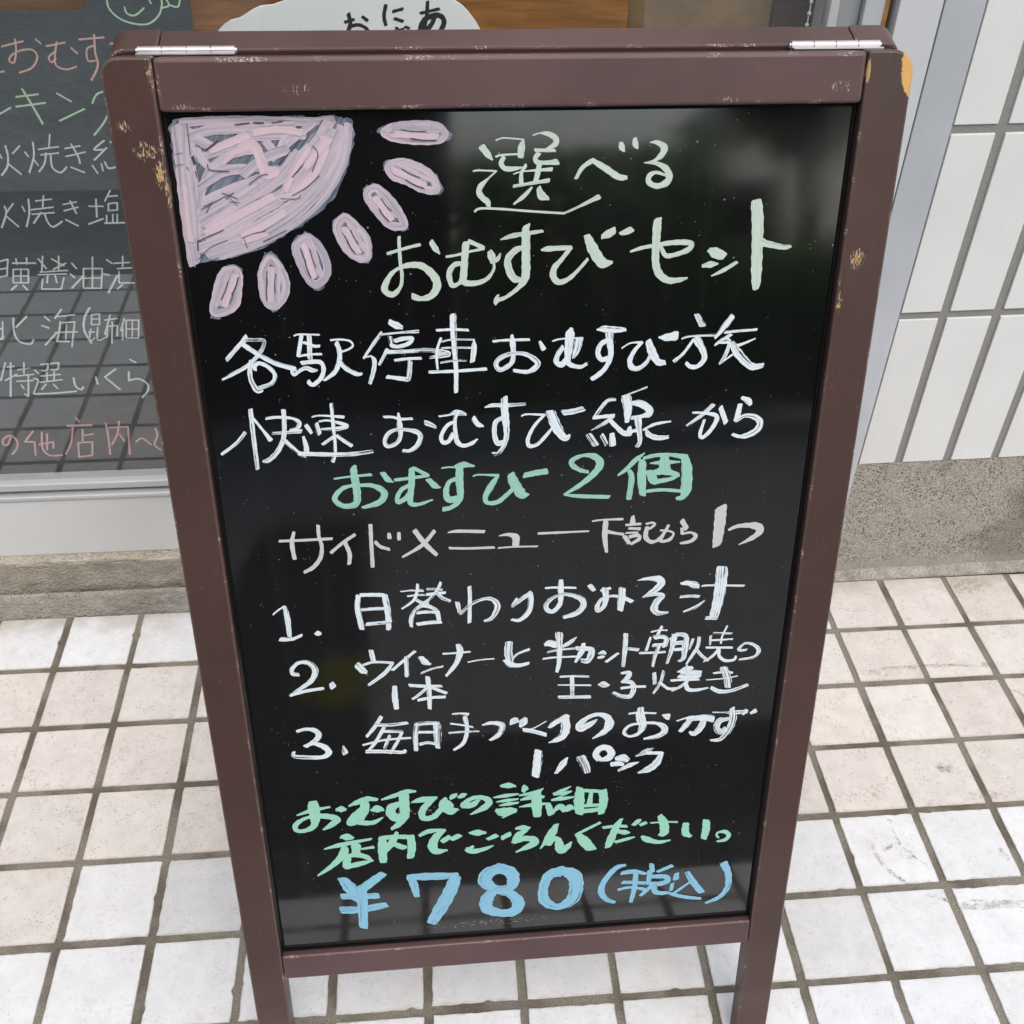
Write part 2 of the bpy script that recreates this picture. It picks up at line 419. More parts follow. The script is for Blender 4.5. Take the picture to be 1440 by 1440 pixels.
('l10','mint',"""-1905,3403,17 -1792,3441,41 -1627,3471,22
-1761,3525,82 -1761,3454,105 -1757,3358,83 -1784,3263,56 -1873,3223,42 -1932,3244,42 -1920,3308,47 -1836,3365,33 -1725,3379,56 -1629,3362,61 -1578,3326,70 -1624,3273,56 -1699,3223,20
-1569,3437,33 -1532,3439,69 -1497,3431,33
-1463,3468,17 -1376,3508,55 -1301,3533,55 -1223,3518,33
-1333,3512,77 -1333,3416,78 -1389,3309,84 -1367,3274,56 -1270,3266,48 -1187,3315,17
-1370,3420,42 -1436,3345,56 -1471,3276,56 -1416,3279,51
-1273,3403,33 -1224,3415,84 -1175,3402,28
-1181,3514,19 -1082,3546,42 -971,3583,50 -892,3581,22
-990,3561,83 -995,3451,92 -996,3322,79 -1050,3230,57 -1114,3183,34
-1038,3454,56 -1101,3420,84 -1111,3349,84 -1059,3295,85 -1008,3323,85
-927,3464,20 -841,3485,61 -718,3498,28
-724,3499,34 -807,3418,62 -847,3341,62 -831,3275,57 -750,3284,57 -686,3359,51 -659,3421,42
-658,3453,84 -635,3395,127 -599,3344,99 -537,3350,28
-595,3480,34 -570,3502,50 -545,3515,34
-521,3482,34 -490,3503,50 -465,3516,28
-359,3436,34 -409,3392,62 -478,3382,51 -483,3406,51 -408,3464,42 -321,3464,48 -266,3419,62 -298,3358,65 -424,3285,20
-159,3578,28 -97,3580,62 -35,3567,22
-222,3456,17 -123,3468,42 -11,3478,20
-198,3406,14 -110,3414,37 -11,3422,17
-173,3363,14 -98,3373,40 -11,3381,20
-199,3309,43 -149,3288,100 -86,3299,72 -30,3302,29
-36,3286,29 -149,3223,17
33,3506,42 52,3544,62
207,3523,11 151,3488,42 2,3461,20
14,3411,23 114,3435,57 208,3427,34
2,3332,14 115,3346,43 265,3349,20
151,3480,71 150,3351,92 156,3223,72
444,3522,14 364,3478,43 302,3451,28
302,3451,34 377,3453,34 452,3470,20
446,3463,14 365,3421,14 284,3385,23
284,3385,23 378,3393,40 472,3404,20
253,3326,57 279,3234,66
304,3256,29 354,3309,58 393,3265,58
406,3264,58 443,3285,72 475,3274,29
527,3488,71 524,3351,95 527,3220,73
552,3470,37 666,3455,37 742,3437,37
730,3439,77 740,3332,78 725,3203,58
628,3455,34 614,3294,52
576,3295,35 697,3295,35
533,3236,49 647,3239,49 736,3251,49"""),
('l11','mint',"""-1550,3128,43 -1501,3120,80 -1459,3103,34
-1708,3002,17 -1557,3038,49 -1300,3080,26
-1534,3011,57 -1545,2945,81 -1595,2866,64 -1690,2773,44 -1790,2698,20
-1434,3018,86 -1442,2902,72
-1388,2972,23 -1287,2984,32
-1519,2875,72 -1539,2776,64
-1530,2893,49 -1442,2910,52 -1357,2877,52 -1322,2840,35
-1539,2776,58 -1425,2799,58 -1297,2829,17
-1201,3079,72 -1208,2947,81 -1210,2812,67
-1219,3081,49 -1107,3087,49 -958,3073,49
-958,3073,69 -951,2956,72 -969,2840,64
-1073,3133,34 -1123,3022,72 -1178,2927,35
-1099,3003,52 -1038,2964,58 -1001,2961,35
-877,3082,34 -794,3124,49 -656,3125,29
-662,3121,34 -734,3053,72 -769,2956,87 -740,2886,73 -645,2890,23
-679,2998,52 -621,3042,52
-597,3015,52 -533,3051,52
-441,3072,23 -372,3069,72 -302,3063,29
-464,2877,59 -408,2855,59 -318,2872,44 -235,2906,15
-413,2914,29 -465,2868,53
-278,2986,38 -208,3021,52
-151,2991,50 -87,3027,50
-30,3088,29 27,3091,58 78,3078,44
52,3056,44 -11,3003,73 -50,2931,44
-43,2936,53 53,2964,59 129,2940,74 117,2890,74 -31,2811,18
326,3098,44 283,2993,82 188,2833,15
258,2877,59 309,2940,53 348,2920,59* 362,2833,89 376,2789,75 427,2827,60 464,2883,21
716,3087,29 603,3023,30 514,2972,30
527,2962,59 581,2881,104 642,2790,90
750,3027,33 853,3035,33 957,3025,33
908,3113,29 866,3025,65 820,2877,75 797,2797,51
881,2973,45 947,2954,54 986,2947,24
867,2847,36 964,2872,36 1034,2891,18
1021,3036,36 1052,3067,50 1076,3090,30
1086,3030,36 1130,3052,36
1176,3044,18 1293,3045,18 1417,3034,21
1256,3115,53 1293,3037,83 1306,2935,84 1282,2894,60
1106,2893,30 1147,2855,66 1255,2811,45 1365,2823,18
1498,3002,60 1501,2900,69 1548,2853,36
1683,3019,69 1688,2917,73 1675,2824,61
1815,2811,21 1793,2839,21 1804,2872,21 1869,2875,43 1907,2828,43 1878,2779,40 1806,2765,21"""),
('l12','blue',"""-1578,2631,82 -1523,2522,119 -1467,2411,114 -1439,2355,75
-1228,2657,74 -1329,2572,89 -1437,2478,104
-1593,2424,69 -1441,2408,69 -1288,2402,69
-1606,2256,91 -1439,2248,85 -1225,2280,76
-1420,2441,105 -1428,2229,85 -1435,2031,80
-977,2598,74 -950,2482,75 -936,2366,54
-996,2600,65 -830,2592,89 -574,2576,75
-581,2550,105 -631,2397,127 -715,2209,129 -807,2028,102
-192,2625,114 -290,2574,129 -311,2471,127 -214,2373,92 -84,2306,92 -12,2191,118 -45,2086,109 -165,2071,94 -296,2139,118 -301,2257,123 -228,2357,92 -97,2379,92 -57,2464,116 -83,2571,121 -192,2634,114
374,2535,122 270,2501,101 219,2347,89 234,2184,103 355,2098,79 487,2176,125 523,2334,133 494,2479,138 374,2553,91
966,2557,31 875,2521,55 775,2363,56 759,2239,63 810,2143,50 885,2099,38
944,2462,46 1050,2469,56 1165,2431,31
955,2345,40 1056,2335,41 1164,2315,41
919,2259,31 1032,2275,31 1169,2234,38
1071,2441,50 1066,2262,50 1041,2092,38
1212,2542,46 1223,2461,47
1401,2506,43 1277,2447,34
1203,2463,53 1192,2304,38
1214,2391,47 1349,2378,53 1372,2322,57 1300,2293,57 1219,2301,56
1233,2281,47 1132,2165,35
1254,2279,53 1265,2197,54 1334,2172,48 1388,2175,32
1454,2403,47 1452,2341,57
1422,2281,38 1414,2200,32
1361,2187,22 1473,2130,41 1585,2092,42 1703,2067,32
1584,2283,28 1444,2161,32
1555,2411,47 1610,2298,63 1703,2153,64
1892,2485,78 1944,2355,63 1952,2192,58 1887,2070,48 1762,2005,29"""),
]
BOARD_SUN = [
('sunbase','slate',"""P -2151,8960 -2073,8998 -1770,9003 -1440,9000 -1230,8997 -1129,9003 -1039,8961 -1044,8834 -1095,8688 -1159,8549 -1298,8417 -1492,8295 -1666,8207 -1874,8147 -2079,8120 -2137,8093 -2141,8227 -2148,8471 -2160,8629 -2169,8750 -2160,8902"""),
('sunstroke','mix',"""-1067,8945,52 -1097,8775,53 -1192,8594,54 -1341,8436,54 -1526,8314,55 -1718,8226,55 -1946,8158,55
-1112,8929,60 -1151,8776,61 -1245,8612,62 -1393,8464,63 -1578,8342,64 -1788,8256,64 -2006,8187,64
-2111,8943,76 -2113,8774,78 -2121,8594,79 -2123,8363,81 -2119,8125,83
-2076,8975,51 -1842,8985,51 -1582,8981,51 -1320,8969,51 -1161,8980,52
-2040,8925,77 -2063,8731,78 -2065,8522,80 -2074,8290,82
-2019,8361,72 -1817,8473,72 -1531,8626,71 -1336,8796,70 -1190,8955,69
-2020,8288,86 -1734,8409,86 -1447,8572,85 -1271,8726,84 -1159,8904,82
-2076,8207,73 -1783,8301,73 -1515,8431,72 -1311,8578,71 -1187,8776,70
-2009,8504,53 -1822,8579,53 -1618,8645,53
-2001,8764,52 -1863,8813,52 -1680,8878,52 -1460,8891,52
-1939,8703,44 -1700,8703,44 -1560,8688,44
-2036,8891,60 -1918,8927,60 -1674,8936,60 -1410,8945,60
-2018,8165,64 -1754,8237,64 -1639,8280,64
-2041,8469,45 -1971,8660,44 -1851,8770,43 -1720,8836,43
-2040,8406,54 -1829,8518,53 -1676,8603,53
-1553,8757,44 -1418,8865,43 -1277,8964,43
-1578,8851,52 -1514,8790,52 -1453,8874,52 -1345,8890,52
-1995,8874,60 -1846,8813,61 -1679,8895,60
-2012,8815,52 -1938,8712,52 -1797,8786,52 -1671,8810,52
-2015,8592,53 -1863,8676,53 -1702,8690,53
-1740,8665,62 -1606,8757,61 -1459,8806,61
-1702,8533,62 -1528,8652,62 -1400,8780,61
-1503,8547,41 -1384,8659,41 -1284,8778,40 -1187,8879,40"""),
('sunpink','rose',"""-1740,8819,62 -1659,8839,62 -1618,8723,63 -1598,8662,63 -1534,8683,63
-1491,8573,45 -1406,8711,44 -1326,8813,44
-1450,8537,48 -1304,8657,48 -1220,8803,47 -1223,8871,47
-1855,8736,30 -1778,8794,29 -1687,8819,29
-1525,8512,39 -1396,8536,39
-2009,8306,54 -1806,8410,54 -1578,8521,54
-1785,8283,46 -1651,8344,45 -1515,8422,45
-1924,8814,47 -1806,8854,47 -1696,8895,46
-1642,8911,43 -1500,8926,43 -1361,8907,43
-1345,8701,44 -1247,8803,44 -1188,8862,43
-2117,8593,39 -2124,8417,39 -2123,8263,40
-1789,8247,37 -1643,8293,37"""),
('sundark','dark',"""-1956,8810,16 -1912,8839,16 -1874,8864,15
-2039,8773,26 -2031,8735,26
-2033,8687,9 -2029,8653,9
-1644,8969,12 -1583,8967,12
-1758,8959,10 -1670,8968,10
-1531,8968,9 -1469,8975,9
-1531,8709,7 -1463,8772,7 -1365,8873,7
-1786,8269,6 -1767,8205,6
-1791,8272,6 -1710,8300,6 -1641,8309,6
-1865,8518,8 -1816,8553,8
-1887,8554,7 -1793,8517,7
-1849,8500,5 -1779,8490,5
-1838,8518,5 -1799,8473,5
-1967,8485,7 -2001,8432,7
-2075,8253,8 -2012,8284,8 -1907,8322,8
-2085,8143,6 -2002,8215,6 -1888,8258,6
-1451,8528,7 -1356,8579,7 -1269,8648,7
-1396,8536,6 -1425,8510,6 -1525,8512,6
-1298,8830,7 -1267,8778,7 -1311,8675,7
-1440,8642,9 -1380,8702,9
-2072,8697,7 -2082,8714,7
-2146,8792,5 -2097,8800,5
-2151,8724,5 -2102,8731,5
-2047,8967,7 -2048,8866,7 -2050,8790,7
-1508,8313,8 -1585,8278,8 -1662,8244,8
-2079,8253,11 -2082,8198,11
-1223,8980,7 -1273,8906,7 -1323,8847,7
-1953,8729,9 -1940,8694,9 -1827,8684,9
-1712,8603,7 -1635,8654,7 -1589,8662,7"""),
('r1','slate',"""P -1927,8088 -1862,8096 -1826,8052 -1842,7949 -1877,7815 -1969,7755 -2063,7753 -2027,7887 -1983,8009"""),
('r1s','mix',"""-1928,8058,54 -1876,8064,54 -1847,8029,54 -1860,7946,55 -1888,7840,55 -1961,7791,55 -2036,7790,55 -2008,7897,55 -1973,7995,54 -1928,8058,54 -1876,8064,54
-2004,7840,42 -1970,7915,41 -1931,7985,41 -1905,8044,41"""),
('r1p','rose',"""-1962,7833,46 -1931,7902,45 -1892,7969,45 -1869,8024,45"""),
('r1d','dark',"""-1976,7874,9 -1943,7930,8 -1920,7989,8
-1906,7903,10 -1873,7957,10 -1850,8016,10"""),
('r2','slate',"""P -1632,8174 -1566,8102 -1527,7978 -1553,7864 -1637,7779 -1698,7820 -1717,7907 -1708,8068"""),
('r2s','mix',"""-1632,8132,54 -1579,8074,54 -1548,7975,55 -1568,7884,55 -1636,7816,55 -1685,7848,55 -1700,7918,55 -1693,8047,54 -1632,8132,54 -1579,8074,54
-1590,8075,41 -1597,7995,41 -1612,7915,42 -1617,7850,42"""),
('r2p','rose',"""-1634,8067,45 -1640,7993,45 -1655,7917,45 -1660,7856,46"""),
('r2d','dark',"""-1606,8034,8 -1619,7971,8 -1622,7908,9
-1665,7985,10 -1678,7921,10 -1681,7857,10"""),
('r3','slate',"""P -1419,8284 -1372,8296 -1288,8207 -1244,8066 -1270,7971 -1350,7911 -1411,7975 -1463,8109 -1485,8221"""),
('r3s','mix',"""-1409,8251,53 -1371,8261,53 -1303,8189,54 -1268,8076,54 -1289,8000,55 -1353,7953,55 -1401,8003,55 -1444,8110,54 -1461,8200,54 -1409,8251,53 -1371,8261,53
-1368,8233,41 -1348,8157,41 -1334,8078,41 -1316,8016,41"""),
('r3p','rose',"""-1407,8212,44 -1388,8141,45 -1376,8066,45 -1360,8009,45"""),
('r3d','dark',"""-1369,8190,8 -1360,8129,8 -1341,8069,8
-1408,8125,10 -1400,8063,10 -1380,8003,10"""),
('r4','slate',"""P -1137,8419 -1059,8349 -991,8265 -973,8190 -988,8092 -1059,8094 -1147,8166 -1202,8288 -1206,8361"""),
('r4s','mix',"""-1127,8385,53 -1065,8329,53 -1010,8262,54 -995,8202,54 -1008,8124,54 -1064,8125,54 -1134,8183,54 -1179,8280,53 -1182,8339,53 -1127,8385,53 -1065,8329,53
-1105,8343,40 -1073,8287,41 -1048,8226,41 -1020,8181,41"""),
('r4p','rose',"""-1139,8314,44 -1108,8262,44 -1085,8204,45 -1060,8162,45"""),
('r4d','dark',"""-1098,8307,8 -1081,8259,8 -1052,8216,8
-1126,8244,10 -1107,8195,10 -1079,8153,10"""),
('r5','slate',"""P -933,8593 -864,8543 -795,8461 -744,8369 -724,8296 -831,8298 -918,8391 -994,8501 -999,8563"""),
('r5s','mix',"""-921,8565,52 -865,8524,52 -810,8459,53 -769,8385,53 -754,8327,54 -839,8329,53 -909,8403,53 -969,8491,53 -973,8541,52 -921,8565,52 -865,8524,52
-899,8533,40 -860,8485,40 -828,8432,40 -796,8393,40"""),
('r5p','rose',"""-928,8502,43 -892,8457,44 -862,8406,44 -832,8370,44"""),
('r5d','dark',"""-888,8501,8 -864,8458,8 -830,8421,8
-906,8437,10 -882,8394,10 -848,8357,10"""),
('r6','slate',"""P -853,8723 -744,8739 -601,8688 -521,8617 -497,8523 -607,8534 -724,8594 -822,8631 -860,8675"""),
('r6s','mix',"""-821,8706,52 -734,8719,52 -620,8678,52 -556,8621,52 -537,8546,53 -625,8555,52 -718,8603,52 -797,8632,52 -827,8668,52 -821,8706,52 -734,8719,52
-782,8706,39 -710,8675,39 -640,8636,39 -582,8611,40"""),
('r6p','rose',"""-793,8667,43 -725,8637,43 -660,8600,43 -605,8576,43"""),
('r6d','dark',"""-750,8681,8 -696,8648,8 -638,8626,8
-727,8613,10 -674,8581,10 -614,8558,10"""),
('r7','slate',"""P -892,8900 -823,8941 -635,8956 -483,8941 -422,8880 -486,8838 -667,8839 -818,8861"""),
('r7s','mix',"""-845,8899,50 -789,8932,50 -639,8944,50 -517,8932,51 -469,8884,51 -520,8850,51 -664,8850,51 -786,8868,51 -845,8899,50 -789,8932,50
-791,8929,38 -691,8923,38 -592,8911,38 -512,8908,38"""),
('r7p','rose',"""-785,8890,42 -692,8884,42 -599,8872,42 -523,8869,42"""),
('r7d','dark',"""-743,8916,8 -665,8904,8 -586,8903,8
-683,8863,10 -605,8851,10 -525,8850,10"""),
]
WINDOW_TEXT = [
('b0','lime',"""3230,8130,24 3225,8031,24 3291,7939,24 3418,7880,24 3574,7871,24 3695,7946,24 3750,8046,24 3757,8129,24
3381,8031,24 3394,7972,24 3469,7955,24 3570,8022,24
3736,8021,24 3820,8046,24 3797,8112,24
3837,8046,24 3904,8032,24 3945,8112,24
3638,8096,22 3648,8063,22"""),
('b1','coral',"""2084,7662,25 2197,7690,25 2308,7712,25
2236,7733,25 2211,7613,25 2163,7509,25 2122,7518,25 2146,7570,25 2248,7621,25 2373,7629,25 2407,7559,25 2326,7454,25 2188,7406,25
2436,7732,25 2477,7689,25
2523,7663,25 2615,7679,25 2717,7699,25
2639,7705,25 2593,7593,25 2572,7479,25 2659,7434,25 2772,7460,25
2597,7610,25 2522,7558,25 2535,7506,25 2588,7541,25
2765,7644,25 2814,7591,25
2864,7726,25 2999,7737,25 3115,7745,25
3025,7771,28 2995,7608,28 2989,7467,29 2892,7325,29
3009,7668,25 2921,7634,25 2903,7521,25 2974,7520,25
1994,7413,25 2041,7421,25
3163,7685,25 3215,7676,25 3177,7589,25"""),
('b2','lime',"""1871,6987,26 1998,7050,26
2083,7160,26 2315,7185,26
2055,7059,26 2364,7096,26
2169,7241,33 2222,7076,33 2279,6879,34
2507,7192,26 2631,7108,26
2461,6905,26 2749,7029,26
2845,7088,26 2912,7179,26 3021,7215,26
2784,6748,27 2930,6899,27 3020,7049,26"""),
('b3','white',"""1827,6645,27 1821,6528,27 1778,6410,28 1696,6321,28
1975,6643,23 1876,6557,23
1798,6449,27 1905,6328,28
1743,6549,23 1750,6509,23
2011,6574,27 2035,6525,27
2124,6680,27 2091,6524,27 1996,6346,28
2083,6494,23 2111,6425,24
2159,6601,23 2380,6628,23
2323,6764,23 2275,6619,23
2171,6542,23 2363,6559,23
2232,6561,27 2182,6443,27 2102,6355,28
2274,6541,27 2256,6402,28 2326,6341,28 2407,6400,28
2441,6607,23 2607,6634,23
2428,6519,23 2646,6565,23
2518,6655,27 2559,6517,27 2559,6438,28
2454,6399,28 2582,6337,28
2873,6689,27 2747,6593,27 2841,6592,27
2883,6611,27 2790,6533,27 2719,6475,27
2686,6416,24 2722,6325,24
2786,6434,24 2786,6354,24
2828,6453,28 2850,6383,28 2928,6392,28
2934,6669,27 3013,6687,27"""),
('b4','white',"""1621,5963,29 1616,5879,29 1519,5711,29
1725,5993,24 1632,5900,25
1607,5848,29 1706,5717,29
1812,5960,24 1824,5896,25
1902,6041,28 1866,5874,29 1793,5716,29
1897,5916,25 2146,5943,25
2076,6080,24 2031,5945,25
1973,6019,24 2152,6037,24
1892,5863,25 2140,5879,25
1995,5882,29 1883,5757,29
2031,5871,29 2041,5764,29 2086,5709,29 2200,5772,29
2261,5972,24 2413,6001,24
2252,5898,25 2417,5938,25
2348,6012,28 2380,5864,29
2244,5792,29 2362,5715,29
2536,5946,25 2691,5943,25
2633,6028,28 2594,5817,29
2485,5734,29 2657,5795,29
2812,6129,24 2725,6005,24
2757,6057,24 2875,6065,24
2757,5973,25 2856,5982,25* 2838,5898,25* 2738,5889,25* 2757,5973,25
2706,5836,25 2687,5751,25
2777,5846,25 2755,5750,25
2826,5845,25 2805,5749,25
2665,5741,29 2883,5743,29"""),
('b5','white',"""1378,5296,26 1475,5320,26* 1442,5226,26 1406,5113,26
1349,5195,26 1429,5208,26
1321,5097,26 1406,5113,26
1511,5270,30 1769,5264,30
1566,5325,26 1557,5257,26
1688,5333,26 1667,5255,26
1498,5191,26 1450,5020,26* 1621,5015,26* 1668,5187,26* 1498,5191,26
1584,5189,22 1536,5018,22
1475,5107,26 1645,5103,26
1480,4984,31 1404,4928,31
1551,4982,31 1585,4923,31
1814,5319,30 1871,5193,30
1789,5149,26 2106,5164,26
1873,5351,26 1809,5149,26
1963,5315,26 2080,5222,26
1948,5180,26 2109,5255,26
2052,5347,26 2006,5167,26
1760,5116,26 2085,5119,26
1795,5057,26 1751,4930,27* 1974,4924,27* 2043,5074,26
1870,5113,26 1833,5010,26
1951,5111,26 1944,5007,26
2179,5254,30 2212,5185,30
2125,5118,31 2164,5071,31
2099,4933,31 2271,5091,31
2293,5183,26 2232,4929,27* 2436,4924,27* 2505,5177,26* 2293,5183,26
2429,5327,26 2334,4926,27
2262,5057,22 2467,5058,22
2581,5289,30 2631,5243,30
2499,5109,31 2568,5095,31
2505,4863,36 2657,5081,35
2652,5242,26 2836,5249,26
2772,5330,26 2743,5194,26
2677,5173,26 2842,5180,26
2690,5138,26 2656,4988,27* 2841,4983,27
2692,4964,27 2618,4907,27"""),
('b6','white',"""1179,4504,27 1108,4259,28
1120,4407,28 1155,4419,28
1316,4548,32 1272,4353,32 1299,4227,33 1415,4186,33 1473,4247,33
1478,4568,32 1313,4426,32
1077,4260,32 1129,4295,32
1684,4562,32 1730,4500,32
1620,4441,32 1694,4402,32
1590,4167,33 1772,4338,32
1905,4652,32 1801,4534,32
1839,4557,27 2042,4576,27
1851,4484,32 1786,4312,32 1740,4213,33* 1887,4208,33
1869,4471,27 2018,4479,27* 1900,4132,28
1751,4338,28 2016,4342,28
1915,4445,23 1851,4235,23
2241,4667,36 2144,4524,37 2103,4352,37 2145,4175,37
2239,4570,27 2207,4436,28* 2301,4433,28* 2335,4579,27* 2239,4570,27
2224,4509,23 2320,4514,23
2182,4375,28 2133,4213,28 2205,4249,28
2149,4326,28 2215,4336,28
2272,4397,28 2231,4223,28 2322,4245,28
2378,4492,27 2530,4512,27
2458,4564,27 2333,4295,28
2390,4406,28 2509,4414,28* 2475,4265,28
2387,4393,28 2343,4244,28
2461,4465,28 2389,4167,28
2614,4510,27 2534,4339,28
2566,4388,28 2528,4213,28
2630,4485,28 2576,4237,28* 2725,4232,28* 2777,4481,28* 2630,4485,28
2703,4483,23 2650,4235,23
2603,4362,23 2751,4357,23"""),
('b7','white',"""1045,3930,29 917,3672,29
1048,3865,29 1136,3874,29
1109,3927,33 966,3428,34
970,3670,29 1135,3757,29
1164,3821,29 1321,3842,29
1267,3922,29 1224,3767,29
1117,3731,29 1339,3749,29
1106,3652,29 1303,3658,29
1274,3752,29 1183,3420,30* 1151,3462,30
1145,3597,29 1162,3542,29
1367,3814,29 1396,3760,29
1321,3684,34 1367,3655,34 1263,3471,34
1259,3458,34 1501,3457,34 1792,3478,34
1462,3889,29 1551,3899,29* 1517,3809,29 1449,3798,29
1583,3898,29 1682,3908,29* 1648,3817,29 1570,3807,29
1417,3720,29 1661,3738,29
1506,3770,29 1475,3652,29
1595,3780,29 1565,3662,29
1382,3628,29 1662,3658,29
1450,3599,29 1375,3521,29
1537,3596,29 1574,3527,29
1809,3679,34 1801,3559,34 1854,3503,34 1896,3542,34
2083,3683,34 2080,3576,34
2349,3793,34 2192,3679,34* 2336,3485,35
2553,3930,29 2618,3875,29
2503,3748,34 2474,3615,34* 2600,3637,34 2694,3553,34 2672,3445,35 2586,3352,35"""),
('b8','pink',"""785,2790,36 718,2677,36 663,2679,36 687,2766,36 793,2819,36 847,2730,36 814,2614,36 729,2514,37
1091,2878,36 943,2711,36* 1067,2705,36
1063,2691,36 1019,2486,37
1111,2660,36 1303,2695,36* 1277,2593,37
1258,2828,36 1190,2568,37
1199,2859,36 1141,2599,37 1201,2478,37 1360,2471,37
1680,3067,35 1711,3009,36
1548,2945,46 1854,2946,46
1608,2914,36 1525,2671,36 1409,2484,37
1725,2880,36 1679,2693,36
1700,2780,31 1843,2803,31
1616,2667,36 1569,2432,37* 1748,2453,37* 1800,2673,36* 1616,2667,36
2040,2967,36 2022,2737,36 1981,2458,37
2069,2894,36 2309,2899,36* 2235,2446,37
2215,2989,36 2148,2790,36 2041,2619,37
2171,2789,36 2214,2670,37
2359,2649,37 2451,2704,36 2545,2597,37
2655,2855,36 2654,2739,36 2591,2595,37 2654,2502,37"""),
]
CLOUD_TEXT = [
('c0','ink',"""6337,7853,33 6536,7896,33
6416,7966,40 6402,7826,40 6369,7701,41
6497,7843,48 6446,7736,48 6358,7665,56 6331,7701,55 6382,7790,55 6497,7834,55 6572,7807,55 6579,7736,55 6510,7637,37
5975,7933,40 5950,7828,40 5963,7739,40
6046,7871,33 6151,7897,33
6061,7801,37 6145,7774,37
6016,7667,33 6150,7693,33
6075,7711,33 6147,7630,33
6170,7720,33 6207,7702,33
5533,7767,33 5629,7794,33
5577,7847,44 5587,7741,44 5520,7615,44
5576,7723,37 5681,7740,37 5771,7686,37 5747,7614,37
5724,7820,36 5769,7784,37"""),
]
SCUFFS = [[(1.1333, -0.4437), (1.1332, -0.4579), (1.1406, -0.4775), (1.1563, -0.4957)], [(1.1648, -0.4206), (1.1666, -0.4426), (1.176, -0.461), (1.1872, -0.474)], [(1.2087, -0.1825), (1.2438, -0.1751), (1.2832, -0.1729), (1.3292, -0.174), (1.3663, -0.178), (1.3879, -0.1819)], [(1.2049, -0.5247), (1.2252, -0.5216), (1.2492, -0.5246), (1.2824, -0.5264)], [(1.2833, -0.4599), (1.2858, -0.4654), (1.2872, -0.4732)], [(1.2069, -0.5274), (1.2281, -0.5296), (1.247, -0.5297), (1.278, -0.531)], [(1.1452, -0.4517), (1.1573, -0.4455), (1.166, -0.4443)], [(1.2537, -0.3416), (1.2623, -0.3422), (1.2667, -0.3486)], [(1.1729, -0.5102), (1.1839, -0.5143), (1.1943, -0.52)], [(1.4041, -0.2228), (1.4157, -0.2306), (1.4198, -0.2356)]]


# ------------------------------------------------------------------ helpers: objects
def link(name, me, mats, parent=None, loc=None):
    o = bpy.data.objects.new(name, me); COL.objects.link(o)
    for m in (mats if isinstance(mats, (list, tuple)) else [mats]): me.materials.append(m)
    if parent: o.parent = parent
    if loc: o.location = loc
    return o
def obj(name, bm, mats, parent=None, smooth=False):
    me = bpy.data.meshes.new(name); bm.to_mesh(me); bm.free()
    if smooth:
        for p in me.polygons: p.use_smooth = True
    return link(name, me, mats, parent)
def thing(name, label, cat, loc=(0, 0, 0), rotz=0.0, group=None):
    o = bpy.data.objects.new(name, None); COL.objects.link(o)
    o.empty_display_size = 0.1
    o.location = loc; o.rotation_euler = (0, 0, rotz); o['label'] = label; o['category'] = cat
    if group: o['group'] = group
    return o
def tag(o, label, cat, group=None):
    o['label'] = label; o['category'] = cat
    if group: o['group'] = group
    return o
def struct(o): o['kind'] = 'structure'; return o

def bevel(bm, off, seg=2, edges=None, edge_mat=None):
    r = bmesh.ops.bevel(bm, geom=(edges if edges is not None else list(bm.edges)), offset=off, segments=seg, profile=0.5, affect='EDGES')
    if edge_mat is not None:
        for f in r['faces']: f.material_index = edge_mat
def box(bm, x0, x1, y0, y1, z0, z1):
    v = [bm.verts.new(p) for p in ((x0,y0,z0),(x1,y0,z0),(x1,y1,z0),(x0,y1,z0),(x0,y0,z1),(x1,y0,z1),(x1,y1,z1),(x0,y1,z1))]
    for q in ((0,3,2,1),(4,5,6,7),(0,1,5,4),(1,2,6,5),(2,3,7,6),(3,0,4,7)): bm.faces.new([v[i] for i in q])
def bbox(x0, x1, y0, y1, z0, z1, bv=0.0, seg=2, edge_mat=None):
    bm = bmesh.new(); box(bm, x0, x1, y0, y1, z0, z1)
    if bv: bevel(bm, bv, seg, edge_mat=edge_mat)
    return bm
def prism(pts, d0, d1, bv=0.0, seg=2, edge_mat=None):
    bm = bmesh.new()
    a = [bm.verts.new((x, y, d0)) for x, y in pts]; b = [bm.verts.new((x, y, d1)) for x, y in pts]
    bm.faces.new(list(reversed(a))); bm.faces.new(b)
    n = len(pts)
    for i in range(n): bm.faces.new((a[i], a[(i+1) % n], b[(i+1) % n], b[i]))
    bmesh.ops.recalc_face_normals(bm, faces=bm.faces)
    if bv:
        es = [e for e in bm.edges if len(e.link_faces) == 2 and e.calc_face_angle(0) > 0.6]
        bevel(bm, bv, seg, es, edge_mat)
    return bm

